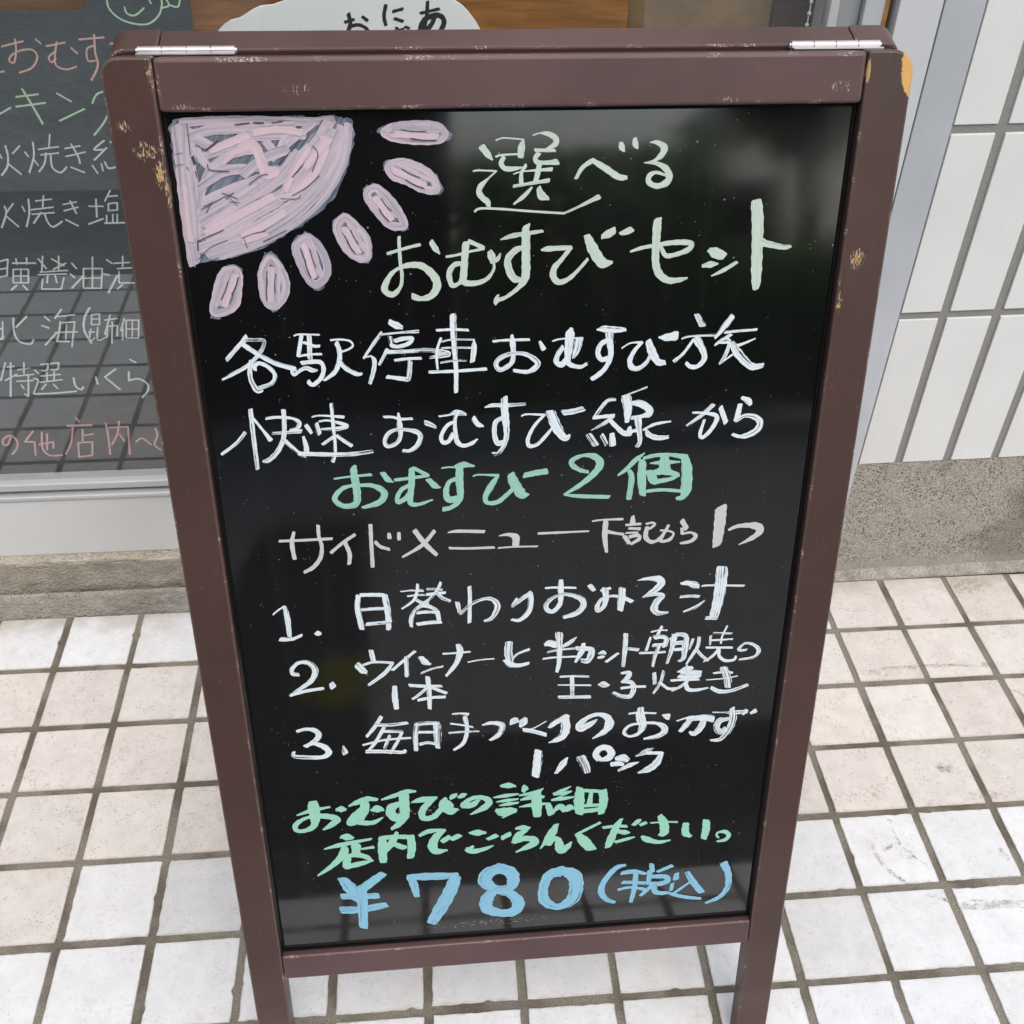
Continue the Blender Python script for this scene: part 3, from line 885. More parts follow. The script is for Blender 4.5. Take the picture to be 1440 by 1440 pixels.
# ------------------------------------------------------------------ helpers: materials
class NT:
    def __init__(self, name):
        self.m = bpy.data.materials.new(name); self.m.use_nodes = True
        self.t = self.m.node_tree; self.t.nodes.clear()
        self.out = self.n('ShaderNodeOutputMaterial')
    def n(self, typ, **kw):
        nd = self.t.nodes.new(typ)
        for k, v in kw.items(): setattr(nd, k, v)
        return nd
    def l(self, a, b): self.t.links.new(a, b)
    def put(self, sock, v):
        if isinstance(v, bpy.types.NodeSocket): self.l(v, sock)
        else: sock.default_value = v
    def math(self, op, a, b=0.0, c=None, clamp=False):
        nd = self.n('ShaderNodeMath', operation=op); nd.use_clamp = clamp
        self.put(nd.inputs[0], a); self.put(nd.inputs[1], b)
        if c is not None: self.put(nd.inputs[2], c)
        return nd.outputs[0]
    def mix(self, f, a, b, blend='MIX'):
        nd = self.n('ShaderNodeMix', data_type='RGBA', blend_type=blend)
        self.put(nd.inputs[0], f); self.put(nd.inputs[6], a if isinstance(a, bpy.types.NodeSocket) else (*a, 1)); self.put(nd.inputs[7], b if isinstance(b, bpy.types.NodeSocket) else (*b, 1))
        return nd.outputs[2]
    def coord(self, kind='Object', scale=(1, 1, 1), loc=(0, 0, 0), rot=(0, 0, 0)):
        tc = self.n('ShaderNodeTexCoord'); mp = self.n('ShaderNodeMapping')
        mp.inputs['Scale'].default_value = scale; mp.inputs['Location'].default_value = loc; mp.inputs['Rotation'].default_value = rot
        self.l(tc.outputs[kind], mp.inputs[0]); return mp.outputs[0]
    def noise(self, vec, scale, detail=4.0, rough=0.55, dist=0.0):
        nd = self.n('ShaderNodeTexNoise'); self.l(vec, nd.inputs['Vector'])
        nd.inputs['Scale'].default_value = scale; nd.inputs['Detail'].default_value = detail
        nd.inputs['Roughness'].default_value = rough; nd.inputs['Distortion'].default_value = dist
        return nd.outputs['Fac']
    def voro(self, vec, scale, feature='F1', out='Distance', rand=1.0):
        nd = self.n('ShaderNodeTexVoronoi', feature=feature); self.l(vec, nd.inputs['Vector'])
        nd.inputs['Scale'].default_value = scale; nd.inputs['Randomness'].default_value = rand
        return nd.outputs[out]
    def ramp(self, f, lo, hi, a=0.0, b=1.0):
        nd = self.n('ShaderNodeMapRange'); nd.interpolation_type = 'SMOOTHSTEP'
        self.put(nd.inputs[0], f); nd.inputs[1].default_value = lo; nd.inputs[2].default_value = hi
        nd.inputs[3].default_value = a; nd.inputs[4].default_value = b
        return nd.outputs[0]
    def bump(self, h, strength, dist=0.001):
        nd = self.n('ShaderNodeBump'); self.l(h, nd.inputs['Height']); nd.inputs['Strength'].default_value = strength; nd.inputs['Distance'].default_value = dist
        return nd.outputs[0]
    def attr(self, name):
        nd = self.n('ShaderNodeAttribute'); nd.attribute_name = name; return nd
    def ellipse(self, vec, cx, cy, rx, ry):
        s = self.n('ShaderNodeVectorMath', operation='SUBTRACT'); self.l(vec, s.inputs[0]); s.inputs[1].default_value = (cx, cy, 0)
        m = self.n('ShaderNodeVectorMath', operation='MULTIPLY'); self.l(s.outputs[0], m.inputs[0]); m.inputs[1].default_value = (1/rx, 1/ry, 0)
        d = self.n('ShaderNodeVectorMath', operation='LENGTH'); self.l(m.outputs[0], d.inputs[0])
        return self.ramp(d.outputs['Value'], 1.0, 0.15)
    def bsdf(self, color, rough=0.5, metal=0.0, normal=None, ior=1.5, spec=None, coat=0.0):
        p = self.n('ShaderNodeBsdfPrincipled')
        self.put(p.inputs['Base Color'], color if isinstance(color, bpy.types.NodeSocket) else (*color, 1))
        self.put(p.inputs['Roughness'], rough); self.put(p.inputs['Metallic'], metal); p.inputs['IOR'].default_value = ior
        if spec is not None: self.put(p.inputs['Specular IOR Level'], spec)
        if coat: p.inputs['Coat Weight'].default_value = coat; p.inputs['Coat Roughness'].default_value = 0.1
        if normal is not None: self.l(normal, p.inputs['Normal'])
        return p.outputs[0]
    def done(self, sh): self.l(sh, self.out.inputs[0]); return self.m

def plain(name, c, rough=0.5, metal=0.0, var=0.12, scale=20.0, bump=0.0, bscale=200.0, spec=None):
    t = NT(name); v = t.coord()
    f = t.noise(v, scale, 5)
    col = t.mix(t.ramp(f, 0.3, 0.7), tuple(x*(1-var) for x in c), tuple(min(1, x*(1+var)) for x in c))
    nrm = t.bump(t.noise(v, bscale, 4), bump, 0.001) if bump else None
    return t.done(t.bsdf(col, t.ramp(t.noise(v, scale*2.3, 3), 0.2, 0.8, max(0.02, rough-0.07), rough+0.07), metal, nrm, spec=spec))

# brown stained-lacquer frame paint; wear ellipses are in board coordinates (metres along the width, up the slope)
PAINT = (0.080, 0.041, 0.040); PAINT_B = (0.060, 0.032, 0.029)
WEAR = [(-0.2300,0.882,0.016,0.010,.40),(-0.2410,0.8965,0.009,0.006,.40),(-0.2235,0.868,0.006,0.016,.50),
        (-0.221,0.925,0.004,0.018,.42),(-0.1345,0.9165,0.014,0.007,.30),(0.132,0.907,0.013,0.004,.36),
        (0.203,0.915,0.017,0.008,.30),(0.2303,0.805,0.010,0.014,.46),(0.2205,0.9225,0.0022,0.011,.8),
        (-0.205,0.907,0.014,0.004,.40),(0.222,0.775,0.0035,0.013,.46),(-0.2205,0.858,0.003,0.02,.42),(-0.20,0.163,0.03,0.01,.10),(0.05,0.17,0.05,0.006,.14)]
def paint(name, wear, edge=False, ca=PAINT, cb=PAINT_B):
    t = NT(name); v = t.coord()
    st = t.coord(scale=((0.1, 1, 1) if 'rail' in name else (1, 0.1, 1)))
    big = t.noise(v, 9, 3); grain = t.noise(st, 260, 4)
    col = t.mix(t.ramp(big, 0.35, 0.65), ca, cb)
    col = t.mix(t.math('MULTIPLY', t.ramp(grain, 0.45, 0.75), 0.07), col, (0.12, 0.085, 0.08))
    # fine scratches and dust
    sc = t.noise(t.coord(scale=(1, 0.06, 1), rot=(0, 0, 0.5)), 900, 2)
    col = t.mix(t.math('MULTIPLY', t.ramp(sc, 0.70, 0.78), 0.35), col, (0.22, 0.18, 0.16))
    sp = t.voro(v, 130, 'F1', 'Distance')
    spr = t.noise(v, 60, 2)
    dots = t.math('MULTIPLY', t.ramp(sp, 0.10, 0.05), t.ramp(spr, 0.60, 0.66))
    col = t.mix(t.math('MULTIPLY', dots, 0.5), col, (0.42, 0.36, 0.30))
    rough = t.ramp(big, 0.3, 0.7, 0.30, 0.42)
    if wear:
        ns = t.noise(t.coord(scale=(1, 0.28, 1)), 900, 5, 0.7)
        tot = None
        for cx, cy, rx, ry, s in wear:
            e = t.math('MULTIPLY', t.ellipse(v, cx, cy, rx, ry), s)
            tot = e if tot is None else t.math('MAXIMUM', tot, e)
        val = t.math('ADD', ns, t.math('MULTIPLY', tot, 0.50))
        on = t.ramp(tot, 0.01, 0.05)
        chip = t.math('MULTIPLY', t.ramp(val, 0.70, 0.75), on)
        wood = t.mix(t.ramp(t.math('ADD', tot, t.math('MULTIPLY', t.noise(v, 300, 3), 0.3)), 0.42, 0.62), (0.40, 0.34, 0.29), (0.46, 0.29, 0.12))
        col = t.mix(chip, col, wood)
        # bare wood knocked off one outer corner
        dn = t.noise(v, 420, 4); vv = t.n('ShaderNodeVectorMath', operation='ADD'); t.l(v, vv.inputs[0])
        off = t.n('ShaderNodeCombineXYZ'); t.l(t.math('MULTIPLY', t.math('SUBTRACT', dn, 0.5), 0.004), off.inputs[0]); t.l(off.outputs[0], vv.inputs[1])
        s = t.n('ShaderNodeVectorMath', operation='SUBTRACT'); t.l(vv.outputs[0], s.inputs[0]); s.inputs[1].default_value = (0.2535, 0.9285, 0)
        m = t.n('ShaderNodeVectorMath', operation='MULTIPLY'); t.l(s.outputs[0], m.inputs[0]); m.inputs[1].default_value = (1/0.0120, 1/0.0225, 0)
        d = t.n('ShaderNodeVectorMath', operation='LENGTH'); t.l(m.outputs[0], d.inputs[0])
        bare = t.ramp(d.outputs['Value'], 1.03, 0.97)
        bw = t.mix(t.noise(t.coord(scale=(1, 0.15, 1)), 500, 4), (0.50, 0.27, 0.075), (0.66, 0.40, 0.14))
        col = t.mix(bare, col, bw); rough = t.math('ADD', rough, t.math('MULTIPLY', t.math('MAXIMUM', bare, chip), 0.3))
    if edge:
        e1 = t.noise(v, 55, 3); e2 = t.noise(v, 700, 3)
        ew = t.math('MULTIPLY', t.ramp(e1, 0.54, 0.66), t.ramp(e2, 0.50, 0.60))
        col = t.mix(t.math('MULTIPLY', ew, 0.75), t.mix(0.18, col, (0.20, 0.15, 0.14)), (0.48, 0.38, 0.33))  # edges lightened all along for the sky they catch, plus worn chips
    nrm = t.bump(t.math('ADD', t.math('MULTIPLY', grain, 0.5), big), 0.05, 0.0006)
    return t.done(t.bsdf(col, rough, 0, nrm, spec=0.36))
CR1, CR2 = (0.094, 0.051, 0.050), (0.078, 0.042, 0.041)  # rails lighter than stiles: their sky sheen is put into the paint colour
CS1, CS2 = (0.070, 0.037, 0.032), (0.054, 0.030, 0.024)
M_rail = paint('brown_paint_rail', WEAR, False, CR1, CR2); M_raile = paint('worn_lit_rail_edge', WEAR, True, CR1, CR2)
M_stile = paint('brown_paint_stile', WEAR, False, CS1, CS2); M_stilee = paint('worn_lit_stile_edge', WEAR, True, CS1, CS2)
M_paint2 = paint('brown_paint_rear', None); M_edge2 = paint('worn_lit_edge_rear', None, True)

def m_panel():
    t = NT('black_gloss_panel'); v = t.coord()
    # dust specks, wiped vertical haze and old marker residue, all faint
    sp = t.voro(v, 95); gate = t.noise(v, 33, 3)
    d1 = t.math('MULTIPLY', t.ramp(sp, 0.075, 0.03), t.ramp(gate, 0.50, 0.58))
    sp2 = t.voro(v, 260); d2 = t.math('MULTIPLY', t.ramp(sp2, 0.11, 0.05), t.ramp(t.noise(v, 80, 2), 0.56, 0.62))
    res = None
    for cx, cy, rx, ry, s in ((-0.09,0.335,0.10,0.007,1),(-0.02,0.338,0.05,0.008,.8),(-0.03,0.196,0.13,0.008,1),(0.12,0.195,0.08,0.005,.7),(0.12,0.222,0.09,0.004,.5),(0.06,0.30,0.03,0.02,.5),(0.11,0.335,0.05,0.02,.4),(-0.13,0.30,0.03,0.03,.35)):
        e = t.math('MULTIPLY', t.ellipse(v, cx, cy, rx, ry), s); res = e if res is None else t.math('MAXIMUM', res, e)
    rn = t.noise(t.coord(scale=(1, 1.6, 1)), 330, 5, 0.7)
    rs = t.math('MULTIPLY', t.ramp(t.math('ADD', rn, t.math('MULTIPLY', res, 0.16)), 0.70, 0.78), t.ramp(res, 0.02, 0.2))
    wipe = t.ramp(t.noise(t.coord(scale=(14, 0.7, 1)), 4.0, 5, 0.6), 0.50, 0.80)
    haze = t.math('MULTIPLY', wipe, 0.007)
    col = t.mix(haze, (0.0045, 0.0045, 0.005), (0.5, 0.5, 0.52))
    sm = t.math('MAXIMUM', t.math('MULTIPLY', t.math('MAXIMUM', d1, d2), 0.30), t.math('MULTIPLY', rs, 0.26))
    col = t.mix(sm, col, (0.62, 0.62, 0.62))
    r = t.math('ADD', t.ramp(t.noise(v, 14, 4), 0.3, 0.7, 0.05, 0.105), t.math('MULTIPLY', sm, 0.6))
    wav = t.bump(t.noise(v, 11, 2), 0.018, 0.01)
    return t.done(t.bsdf(col, r, 0, wav, ior=1.68))
M_panel = m_panel()

def ink(name, c, dark=0.35, streak=1.0, c2=None, gap=0.0):
    """marker paint: streaks run along the stroke (UV u), so the brush drag shows"""
    t = NT(name)
    tc = t.n('ShaderNodeTexCoord'); mp = t.n('ShaderNodeMapping'); mp.inputs['Scale'].default_value = (16, 760, 1)
    t.l(tc.outputs['UV'], mp.inputs[0])
    f = t.noise(mp.outputs[0], 1.0, 3, 0.6)
    mp2 = t.n('ShaderNodeMapping'); mp2.inputs['Scale'].default_value = (8, 330, 1); mp2.inputs['Location'].default_value = (3, 7, 0); t.l(tc.outputs['UV'], mp2.inputs[0])
    f2 = t.noise(mp2.outputs[0], 1.0, 3, 0.6)
    obn = t.noise(t.coord(), 240, 4)
    dk = tuple(x*dark for x in c)
    col = t.mix(t.math('MULTIPLY', t.ramp(f, 0.50, 0.74), 0.75*streak), c, dk)
    if c2: col = t.mix(t.ramp(f2, 0.42, 0.62), col, c2)
    col = t.mix(t.math('MULTIPLY', t.ramp(f2, 0.60, 0.72), 0.5*streak), col, dk)
    col = t.mix(t.math('MULTIPLY', t.ramp(obn, 0.55, 0.75), 0.18), col, dk)
    sh = t.bsdf(col, 0.5, 0, t.bump(f, 0.15, 0.0003), spec=0.35)
    if gap:
        a = t.math('MULTIPLY', t.math('MULTIPLY', t.ramp(f, 0.66-0.1*gap, 0.74-0.1*gap), t.ramp(t.noise(t.coord(), 70, 3), 0.46, 0.58)), 0.85)
        tr = t.n('ShaderNodeBsdfTransparent'); mx = t.n('ShaderNodeMixShader'); t.l(a, mx.inputs[0]); t.l(sh, mx.inputs[1]); t.l(tr.outputs[0], mx.inputs[2]); sh = mx.outputs[0]
    return t.done(sh)
INK = {
 'pale': ink('pale_green_ink', (0.46, 0.55, 0.47), 0.55, 0.9), 'white': ink('white_ink', (0.63, 0.70, 0.735), 0.28, 1.15, gap=1.3),
 'green': ink('aqua_ink', (0.27, 0.50, 0.42), 0.6, 0.9), 'cream': ink('cream_ink', (0.50, 0.51, 0.50), 0.6, 0.7),
 'mint': ink('mint_ink', (0.28, 0.56, 0.43), 0.7, 0.5), 'blue': ink('blue_ink', (0.22, 0.455, 0.60), 0.5, 0.8, gap=0.7),
 'slate': ink('slate_ink', (0.085, 0.105, 0.145), 0.3, 1.0, (0.19, 0.21, 0.265), gap=0.2), 'mix': ink('lilac_ink', (0.48, 0.40, 0.455), 0.33, 1.2, (0.33, 0.31, 0.365), gap=0.4),
 'rose': ink('rose_ink', (0.56, 0.42, 0.47), 0.55, 0.7, (0.48, 0.40, 0.445)),
 'lime': ink('lime_chalk', (0.42, 0.60, 0.40), 0.7, 0.7, gap=0.5), 'coral': ink('coral_chalk', (0.58, 0.36, 0.30), 0.7, 0.7, gap=0.5),
 'pink': ink('pink_chalk', (0.55, 0.30, 0.34), 0.7, 0.7, gap=0.5), 'chalk': ink('white_chalk', (0.55, 0.58, 0.58), 0.7, 0.6, gap=0.5),
 'dark': ink('dark_scratch', (0.045, 0.052, 0.07), 0.5, 0.4), 'ink': ink('black_brush_ink', (0.03, 0.032, 0.03), 0.7, 0.3)}

def catmull(pts, n=9):
    """pts: list of (x,y,w,corner) -> dense list, split at corners"""
    segs = []; cur = [pts[0]]
    for p in pts[1:]:
        cur.append(p)
        if p[3]: segs.append(cur); cur = [p]
    if len(cur) > 1: segs.append(cur)
    out = []
    for s in segs:
        m = len(s); d = []
        for i in range(m-1):
            p0 = s[max(i-1, 0)]; p1 = s[i]; p2 = s[i+1]; p3 = s[min(i+2, m-1)]
            L = math.hypot(p2[0]-p1[0], p2[1]-p1[1]); k = max(3, min(16, int(L/6)))
            for j in range(k):
                u = j/k
                q = [0.5*((2*p1[c]) + (-p0[c]+p2[c])*u + (2*p0[c]-5*p1[c]+4*p2[c]-p3[c])*u*u + (-p0[c]+3*p1[c]-3*p2[c]+p3[c])*u**3) for c in (0, 1)]
                w = p1[2] + (p2[2]-p1[2])*(u*u*(3-2*u)); d.append((q[0], q[1], w))
        d.append((s[-1][0], s[-1][1], s[-1][2])); out.append(d)
    return out
def parse(data):
    res = []
    for ln in data.split('\n'):
        tk = ln.split()
        if not tk: continue
        if tk[0] == 'P': res.append(('P', [tuple(float(a) for a in q.split(',')) for q in tk[1:]])); continue
        pts = []
        for q in tk:
            c = q.endswith('*'); a = [float(z) for z in q.rstrip('*').split(',')]; pts.append((a[0], a[1], a[2], c))
        res.append(('S', pts))
    return res
def writing(name, data, mat, parent, base=0.00018, flip=None, wmul=1.0, step=0.000009, seed=1):
    """ribbons of marker paint lying on the surface (local x, y on the plane, z up off it)"""
    r = random.Random(seed); bm = bmesh.new(); uv = bm.loops.layers.uv.new('UVMap')
    U = 1e-4; z = base
    for k, (kind, pts) in enumerate(parse(data)):
        z = base + step*(k % 40)
        if kind == 'P':
            n = len(pts); out = []
            for i in range(n):
                p0, p1, p2, p3 = pts[i-1], pts[i], pts[(i+1) % n], pts[(i+2) % n]
                for j in range(5):
                    u = j/5
                    q = [0.5*((2*p1[c]) + (-p0[c]+p2[c])*u + (2*p0[c]-5*p1[c]+4*p2[c]-p3[c])*u*u + (-p0[c]+3*p1[c]-3*p2[c]+p3[c])*u**3) for c in (0, 1)]
                    out.append((q[0]+r.uniform(-9, 9), q[1]+r.uniform(-9, 9)))
            vs = [bm.verts.new((x*U, y*U, z)) for x, y in out]; f = bm.faces.new(vs)
            for lp in f.loops: lp[uv].uv = (lp.vert.co.x*0.7+lp.vert.co.y, lp.vert.co.y*0.7-lp.vert.co.x)
            continue
        for d in catmull(pts):
            n = len(d)
            if n < 2: continue
            vo = r.uniform(0, 5); uo = r.uniform(0, 5); s = 0.0; prev = None; zz = z
            ph = r.uniform(0, 6.28)
            # chisel-ended: extend a bit beyond both ends
            def tang(i):
                a = d[max(i-1, 0)]; b = d[min(i+1, n-1)]; L = math.hypot(b[0]-a[0], b[1]-a[1]) or 1; return ((b[0]-a[0])/L, (b[1]-a[1])/L)
            t0 = tang(0); t1 = tang(n-1); w0 = d[0][2]*wmul; w1 = d[-1][2]*wmul
            skew = r.uniform(-0.25, 0.25)
            seq = [(d[0][0]-t0[0]*w0*0.30, d[0][1]-t0[1]*w0*0.30, w0*0.62, t0, skew), (d[0][0]-t0[0]*w0*0.2, d[0][1]-t0[1]*w0*0.2, w0*0.9, t0, skew)]
            for i in range(n):
                jit = 1 + 0.05*math.sin(ph+i*0.7) + r.uniform(-0.03, 0.03)
                seq.append((d[i][0], d[i][1], d[i][2]*wmul*jit, tang(i), skew if i in (0, n-1) else 0))
            seq += [(d[-1][0]+t1[0]*w1*0.2, d[-1][1]+t1[1]*w1*0.2, w1*0.9, t1, skew), (d[-1][0]+t1[0]*w1*0.30, d[-1][1]+t1[1]*w1*0.30, w1*0.60, t1, skew)]
            for i, (x, y, w, tg, sk) in enumerate(seq):
                nx, ny = -tg[1], tg[0]
                if i: s += math.hypot(x-seq[i-1][0], y-seq[i-1][1])
                zz = z + step*0.9*i/len(seq)
                ax = x+nx*w/2+tg[0]*w*sk; ay = y+ny*w/2+tg[1]*w*sk; bx = x-nx*w/2-tg[0]*w*sk; by = y-ny*w/2-tg[1]*w*sk
                a = bm.verts.new((ax*U, ay*U, zz)); b = bm.verts.new((bx*U, by*U, zz))
                if prev:
                    f = bm.faces.new((prev[0], prev[1], b, a))
                    vals = {prev[0]: (prev[2], prev[3]), prev[1]: (prev[2], -prev[3]), b: (s, -w/2), a: (s, w/2)}
                    for lp in f.loops: q = vals[lp.vert]; lp[uv].uv = (uo+q[0]*U, vo+q[1]*U)
                prev = (a, b, s, w/2)
    bm.normal_update()
    for f in bm.faces:
        if f.normal.z < 0: f.normal_flip()
    me = bpy.data.meshes.new(name); bm.to_mesh(me); bm.free()
    return link(name, me, mat, parent)

# ------------------------------------------------------------------ ground: tiled forecourt, kerb, road
PITCH = 0.1
def m_grout():
    t = NT('grout'); v = t.coord()
    g = t.noise(v, 500, 5, 0.7); b = t.noise(v, 12, 4)
    col = t.mix(t.ramp(g, 0.3, 0.7), (0.13, 0.115, 0.09), (0.29, 0.265, 0.22))
    col = t.mix(t.math('MULTIPLY', t.ramp(b, 0.42, 0.62), 0.75), col, (0.085, 0.07, 0.048))
    peb = t.voro(v, 420); col = t.mix(t.math('MULTIPLY', t.ramp(peb, 0.22, 0.1), 0.35), col, (0.42, 0.40, 0.36))
    return t.done(t.bsdf(col, 0.9, 0, t.bump(g, 0.8, 0.001)))
def m_tile():
    t = NT('glazed_paving_tile'); v = t.coord()
    a = t.attr('tint')
    big = t.noise(v, 34, 5, 0.65)
    pink = t.mix(t.ramp(big, 0.3, 0.72), (0.64, 0.588, 0.548), (0.56, 0.515, 0.478))
    white = t.mix(t.ramp(big, 0.3, 0.7), (0.68, 0.69, 0.705), (0.61, 0.62, 0.635))
    col = t.mix(a.outputs['Fac'], pink, white)
    # speckle: small brown-grey flecks in clusters, hairline scuffs, a few worn spots
    dv = t.n('ShaderNodeTexNoise'); t.l(v, dv.inputs['Vector']); dv.inputs['Scale'].default_value = 300; dv.inputs['Detail'].default_value = 2
    wv = t.n('ShaderNodeVectorMath', operation='MULTIPLY_ADD'); t.l(dv.outputs['Color'], wv.inputs[0]); wv.inputs[1].default_value = (0.004, 0.004, 0.0); t.l(t.coord(scale=(1, 1.4, 1)), wv.inputs[2])
    f1 = t.voro(wv.outputs[0], 230); c1 = t.noise(v, 38, 4, 0.7)
    fl = t.math('MULTIPLY', t.ramp(f1, 0.36, 0.20), t.ramp(c1, 0.49, 0.60))
    f2 = t.noise(v, 210, 5, 0.8); fl2 = t.math('MULTIPLY', t.ramp(f2, 0.56, 0.66), t.ramp(t.noise(v, 22, 4, 0.7), 0.42, 0.58))
    f3 = t.noise(v, 95, 5, 0.7); fl3 = t.ramp(f3, 0.52, 0.68)
    k = t.math('MAXIMUM', t.math('MULTIPLY', fl, 0.55), t.math('MULTIPLY', fl2, 0.62))
    k = t.math('MULTIPLY', k, t.ramp(a.outputs['Fac'], 0.0, 1.0, 1.0, 0.42))
    col = t.mix(t.math('MULTIPLY', fl3, 0.22), col, (0.40, 0.375, 0.35))
    col = t.mix(k, col, (0.21, 0.175, 0.14))
    stain = None
    for cx, cy, rx, ry, st in ((1.262, -0.343, 0.020, 0.013, 1.0), (1.165, -0.4135, 0.007, 0.006, 1.0), (1.237, -0.336, 0.012, 0.01, .5), (1.30, -0.176, 0.10, 0.007, .8), (1.24, -0.182, 0.04, 0.012, .7), (1.39, -0.178, 0.012, 0.010, 1.0), (1.17, -0.455, 0.02, 0.018, .55), (1.25, -0.527, 0.06, 0.008, .8), (1.30, -0.385, 0.05, 0.012, .7), (1.155, -0.37, 0.05, 0.02, .5), (1.43, -0.02, 0.06, 0.03, 1.0), (0.19, -0.335, 0.03, 0.03, .4), (0.06, -0.47, 0.05, 0.03, .45)):
        e = t.math('MULTIPLY', t.ellipse(v, cx, cy, rx, ry), st); stain = e if stain is None else t.math('MAXIMUM', stain, e)
    sn = t.noise(v, 150, 6, 0.75)
    sk = t.math('MULTIPLY', t.ramp(t.math('ADD', sn, t.math('MULTIPLY', stain, 0.22)), 0.56, 0.80), t.ramp(stain, 0.02, 0.3))
    col = t.mix(t.math('MULTIPLY', sk, 0.72), col, (0.30, 0.25, 0.19))
    tn = t.attr('tone'); col = t.mix(1.0, col, t.mix(tn.outputs['Fac'], (0.90, 0.895, 0.885), (1.12, 1.12, 1.12)), 'MULTIPLY')
    # grime crowding the tile rims and a few broad stains
    rim = t.attr('rim'); rn = t.noise(v, 90, 5, 0.7)
    rm = t.math('MULTIPLY', t.ramp(t.math('ADD', rim.outputs['Fac'], t.math('MULTIPLY', t.math('SUBTRACT', rn, 0.5), 1.1)), 0.62, 1.1), 0.55)
    col = t.mix(rm, col, (0.42, 0.365, 0.29))
    st = t.math('MULTIPLY', t.ramp(t.noise(v, 6.5, 6, 0.7), 0.54, 0.74), 0.30)
    col = t.mix(st, col, (0.50, 0.44, 0.36))
    # muddy band where the tiles meet the wall
    sx = t.n('ShaderNodeSeparateXYZ'); t.l(v, sx.inputs[0])
    mud = t.math('MULTIPLY', t.ramp(t.math('ADD', sx.outputs[1], t.math('MULTIPLY', t.math('SUBTRACT', t.noise(v, 18, 5, 0.7), 0.5), 0.10)), -0.04, 0.012), 0.6)
    col = t.mix(mud, col, (0.36, 0.30, 0.225))
    nrm = t.bump(t.math('ADD', t.noise(v, 45, 4), t.math('MULTIPLY', f2, 0.12)), 0.16, 0.001)
    return t.done(t.bsdf(col, t.ramp(big, 0.3, 0.7, 0.30, 0.48), 0, nrm))
M_grout, M_tile = m_grout(), m_tile()

X0, X1, NROW = -12, 32, 10
YEND = -NROW*PITCH + 0.03
def build_forecourt():
    bm = bmesh.new(); tl = bm.verts.layers.float.new('tint'); rl = bm.verts.layers.float.new('rim'); nl = bm.verts.layers.float.new('tone')
    # grout bed
    box(bm, X0*PITCH, X1*PITCH, YEND, 0.0, -0.06, 0.0)
    r = random.Random(11)
    ZT = 0.0017
    for i in range(X0, X1):
        for j in range(NROW):
            white = j >= 4
            if j == 4 and i in (-2, -1, 0, 1): white = i < 0
            if j == 0 and i < 4: white = True
            if j == 0 and i in (11, 12): white = (i == 11)
            g = 0.0042
            x0, x1 = i*PITCH+g, (i+1)*PITCH-g; y1, y0 = -j*PITCH-g, -(j+1)*PITCH+g
            if j == 0: y1 = -0.0015
            if j == NROW-1: y0 = YEND + 0.001
            jx, jy = r.uniform(-0.0007, 0.0007), r.uniform(-0.0007, 0.0007)
            tint = (r.uniform(0.82, 1.0) if white else r.uniform(0.0, 0.16))
            tone = r.betavariate(4, 2)
            rough_edge = 0.0006 if white and r.random() < 0.55 else 0.00028
            loop = []
            N = 14
            cn = [(x0, y0), (x1, y0), (x1, y1), (x0, y1)]
            for s in range(4):
                (ax, ay), (bx, by) = cn[s], cn[(s+1) % 4]
                nx, ny = -(by-ay), (bx-ax); L = math.hypot(nx, ny); nx /= L; ny /= L
                chip_at = r.uniform(0.15, 0.85) if (white and r.random() < 0.16) else None
                re = rough_edge * r.choice((0.4, 1, 1.8))
                for q in range(N):
                    u = q/N; o = 0.0006*(1 if q == 0 else 0)
                    x, y = ax+(bx-ax)*u, ay+(by-ay)*u
                    d = abs(noise.noise(Vector((x*260, y*260, s*3.1))))*re*2.0 + r.uniform(0, re*0.5)
                    if chip_at is not None: d += max(0, 1-abs(u-chip_at)/0.05)*0.0026
                    if q == 0: d += 0.0008
                    loop.append((x+nx*d+jx, y+ny*d+jy))
            cx, cy = (x0+x1)/2+jx, (y0+y1)/2+jy
            tx, ty = r.uniform(-0.004, 0.004), r.uniform(-0.004, 0.004)
            def zf(x, y): return ZT + (x-cx)*tx + (y-cy)*ty
            def ring(f, dz, rim):
                vs = []
                for x, y in loop:
                    X, Y = cx+(x-cx)*f, cy+(y-cy)*f
                    v = bm.verts.new((X, Y, max(0.0002, zf(X, Y)+dz) if dz > -0.005 else -0.001)); v[tl] = tint; v[rl] = rim; v[nl] = tone; vs.append(v)
                return vs
            rings = [ring(1.0, -0.01, 1.0), ring(1.0, -0.0006, 1.0), ring(0.988, 0.0, 0.9), ring(0.90, 0.0, 0.35), ring(0.72, 0.0001, 0.0)]
            M = len(loop)
            for a, b in zip(rings, rings[1:]):
                for q in range(M):
                    f = bm.faces.new((a[q], a[(q+1) % M], b[(q+1) % M], b[q])); f.material_index = 1; f.smooth = False
            f = bm.faces.new(rings[-1]); f.material_index = 1
    bm.normal_update()
    return struct(obj('pavement', bm, [M_grout, M_tile]))
build_forecourt()

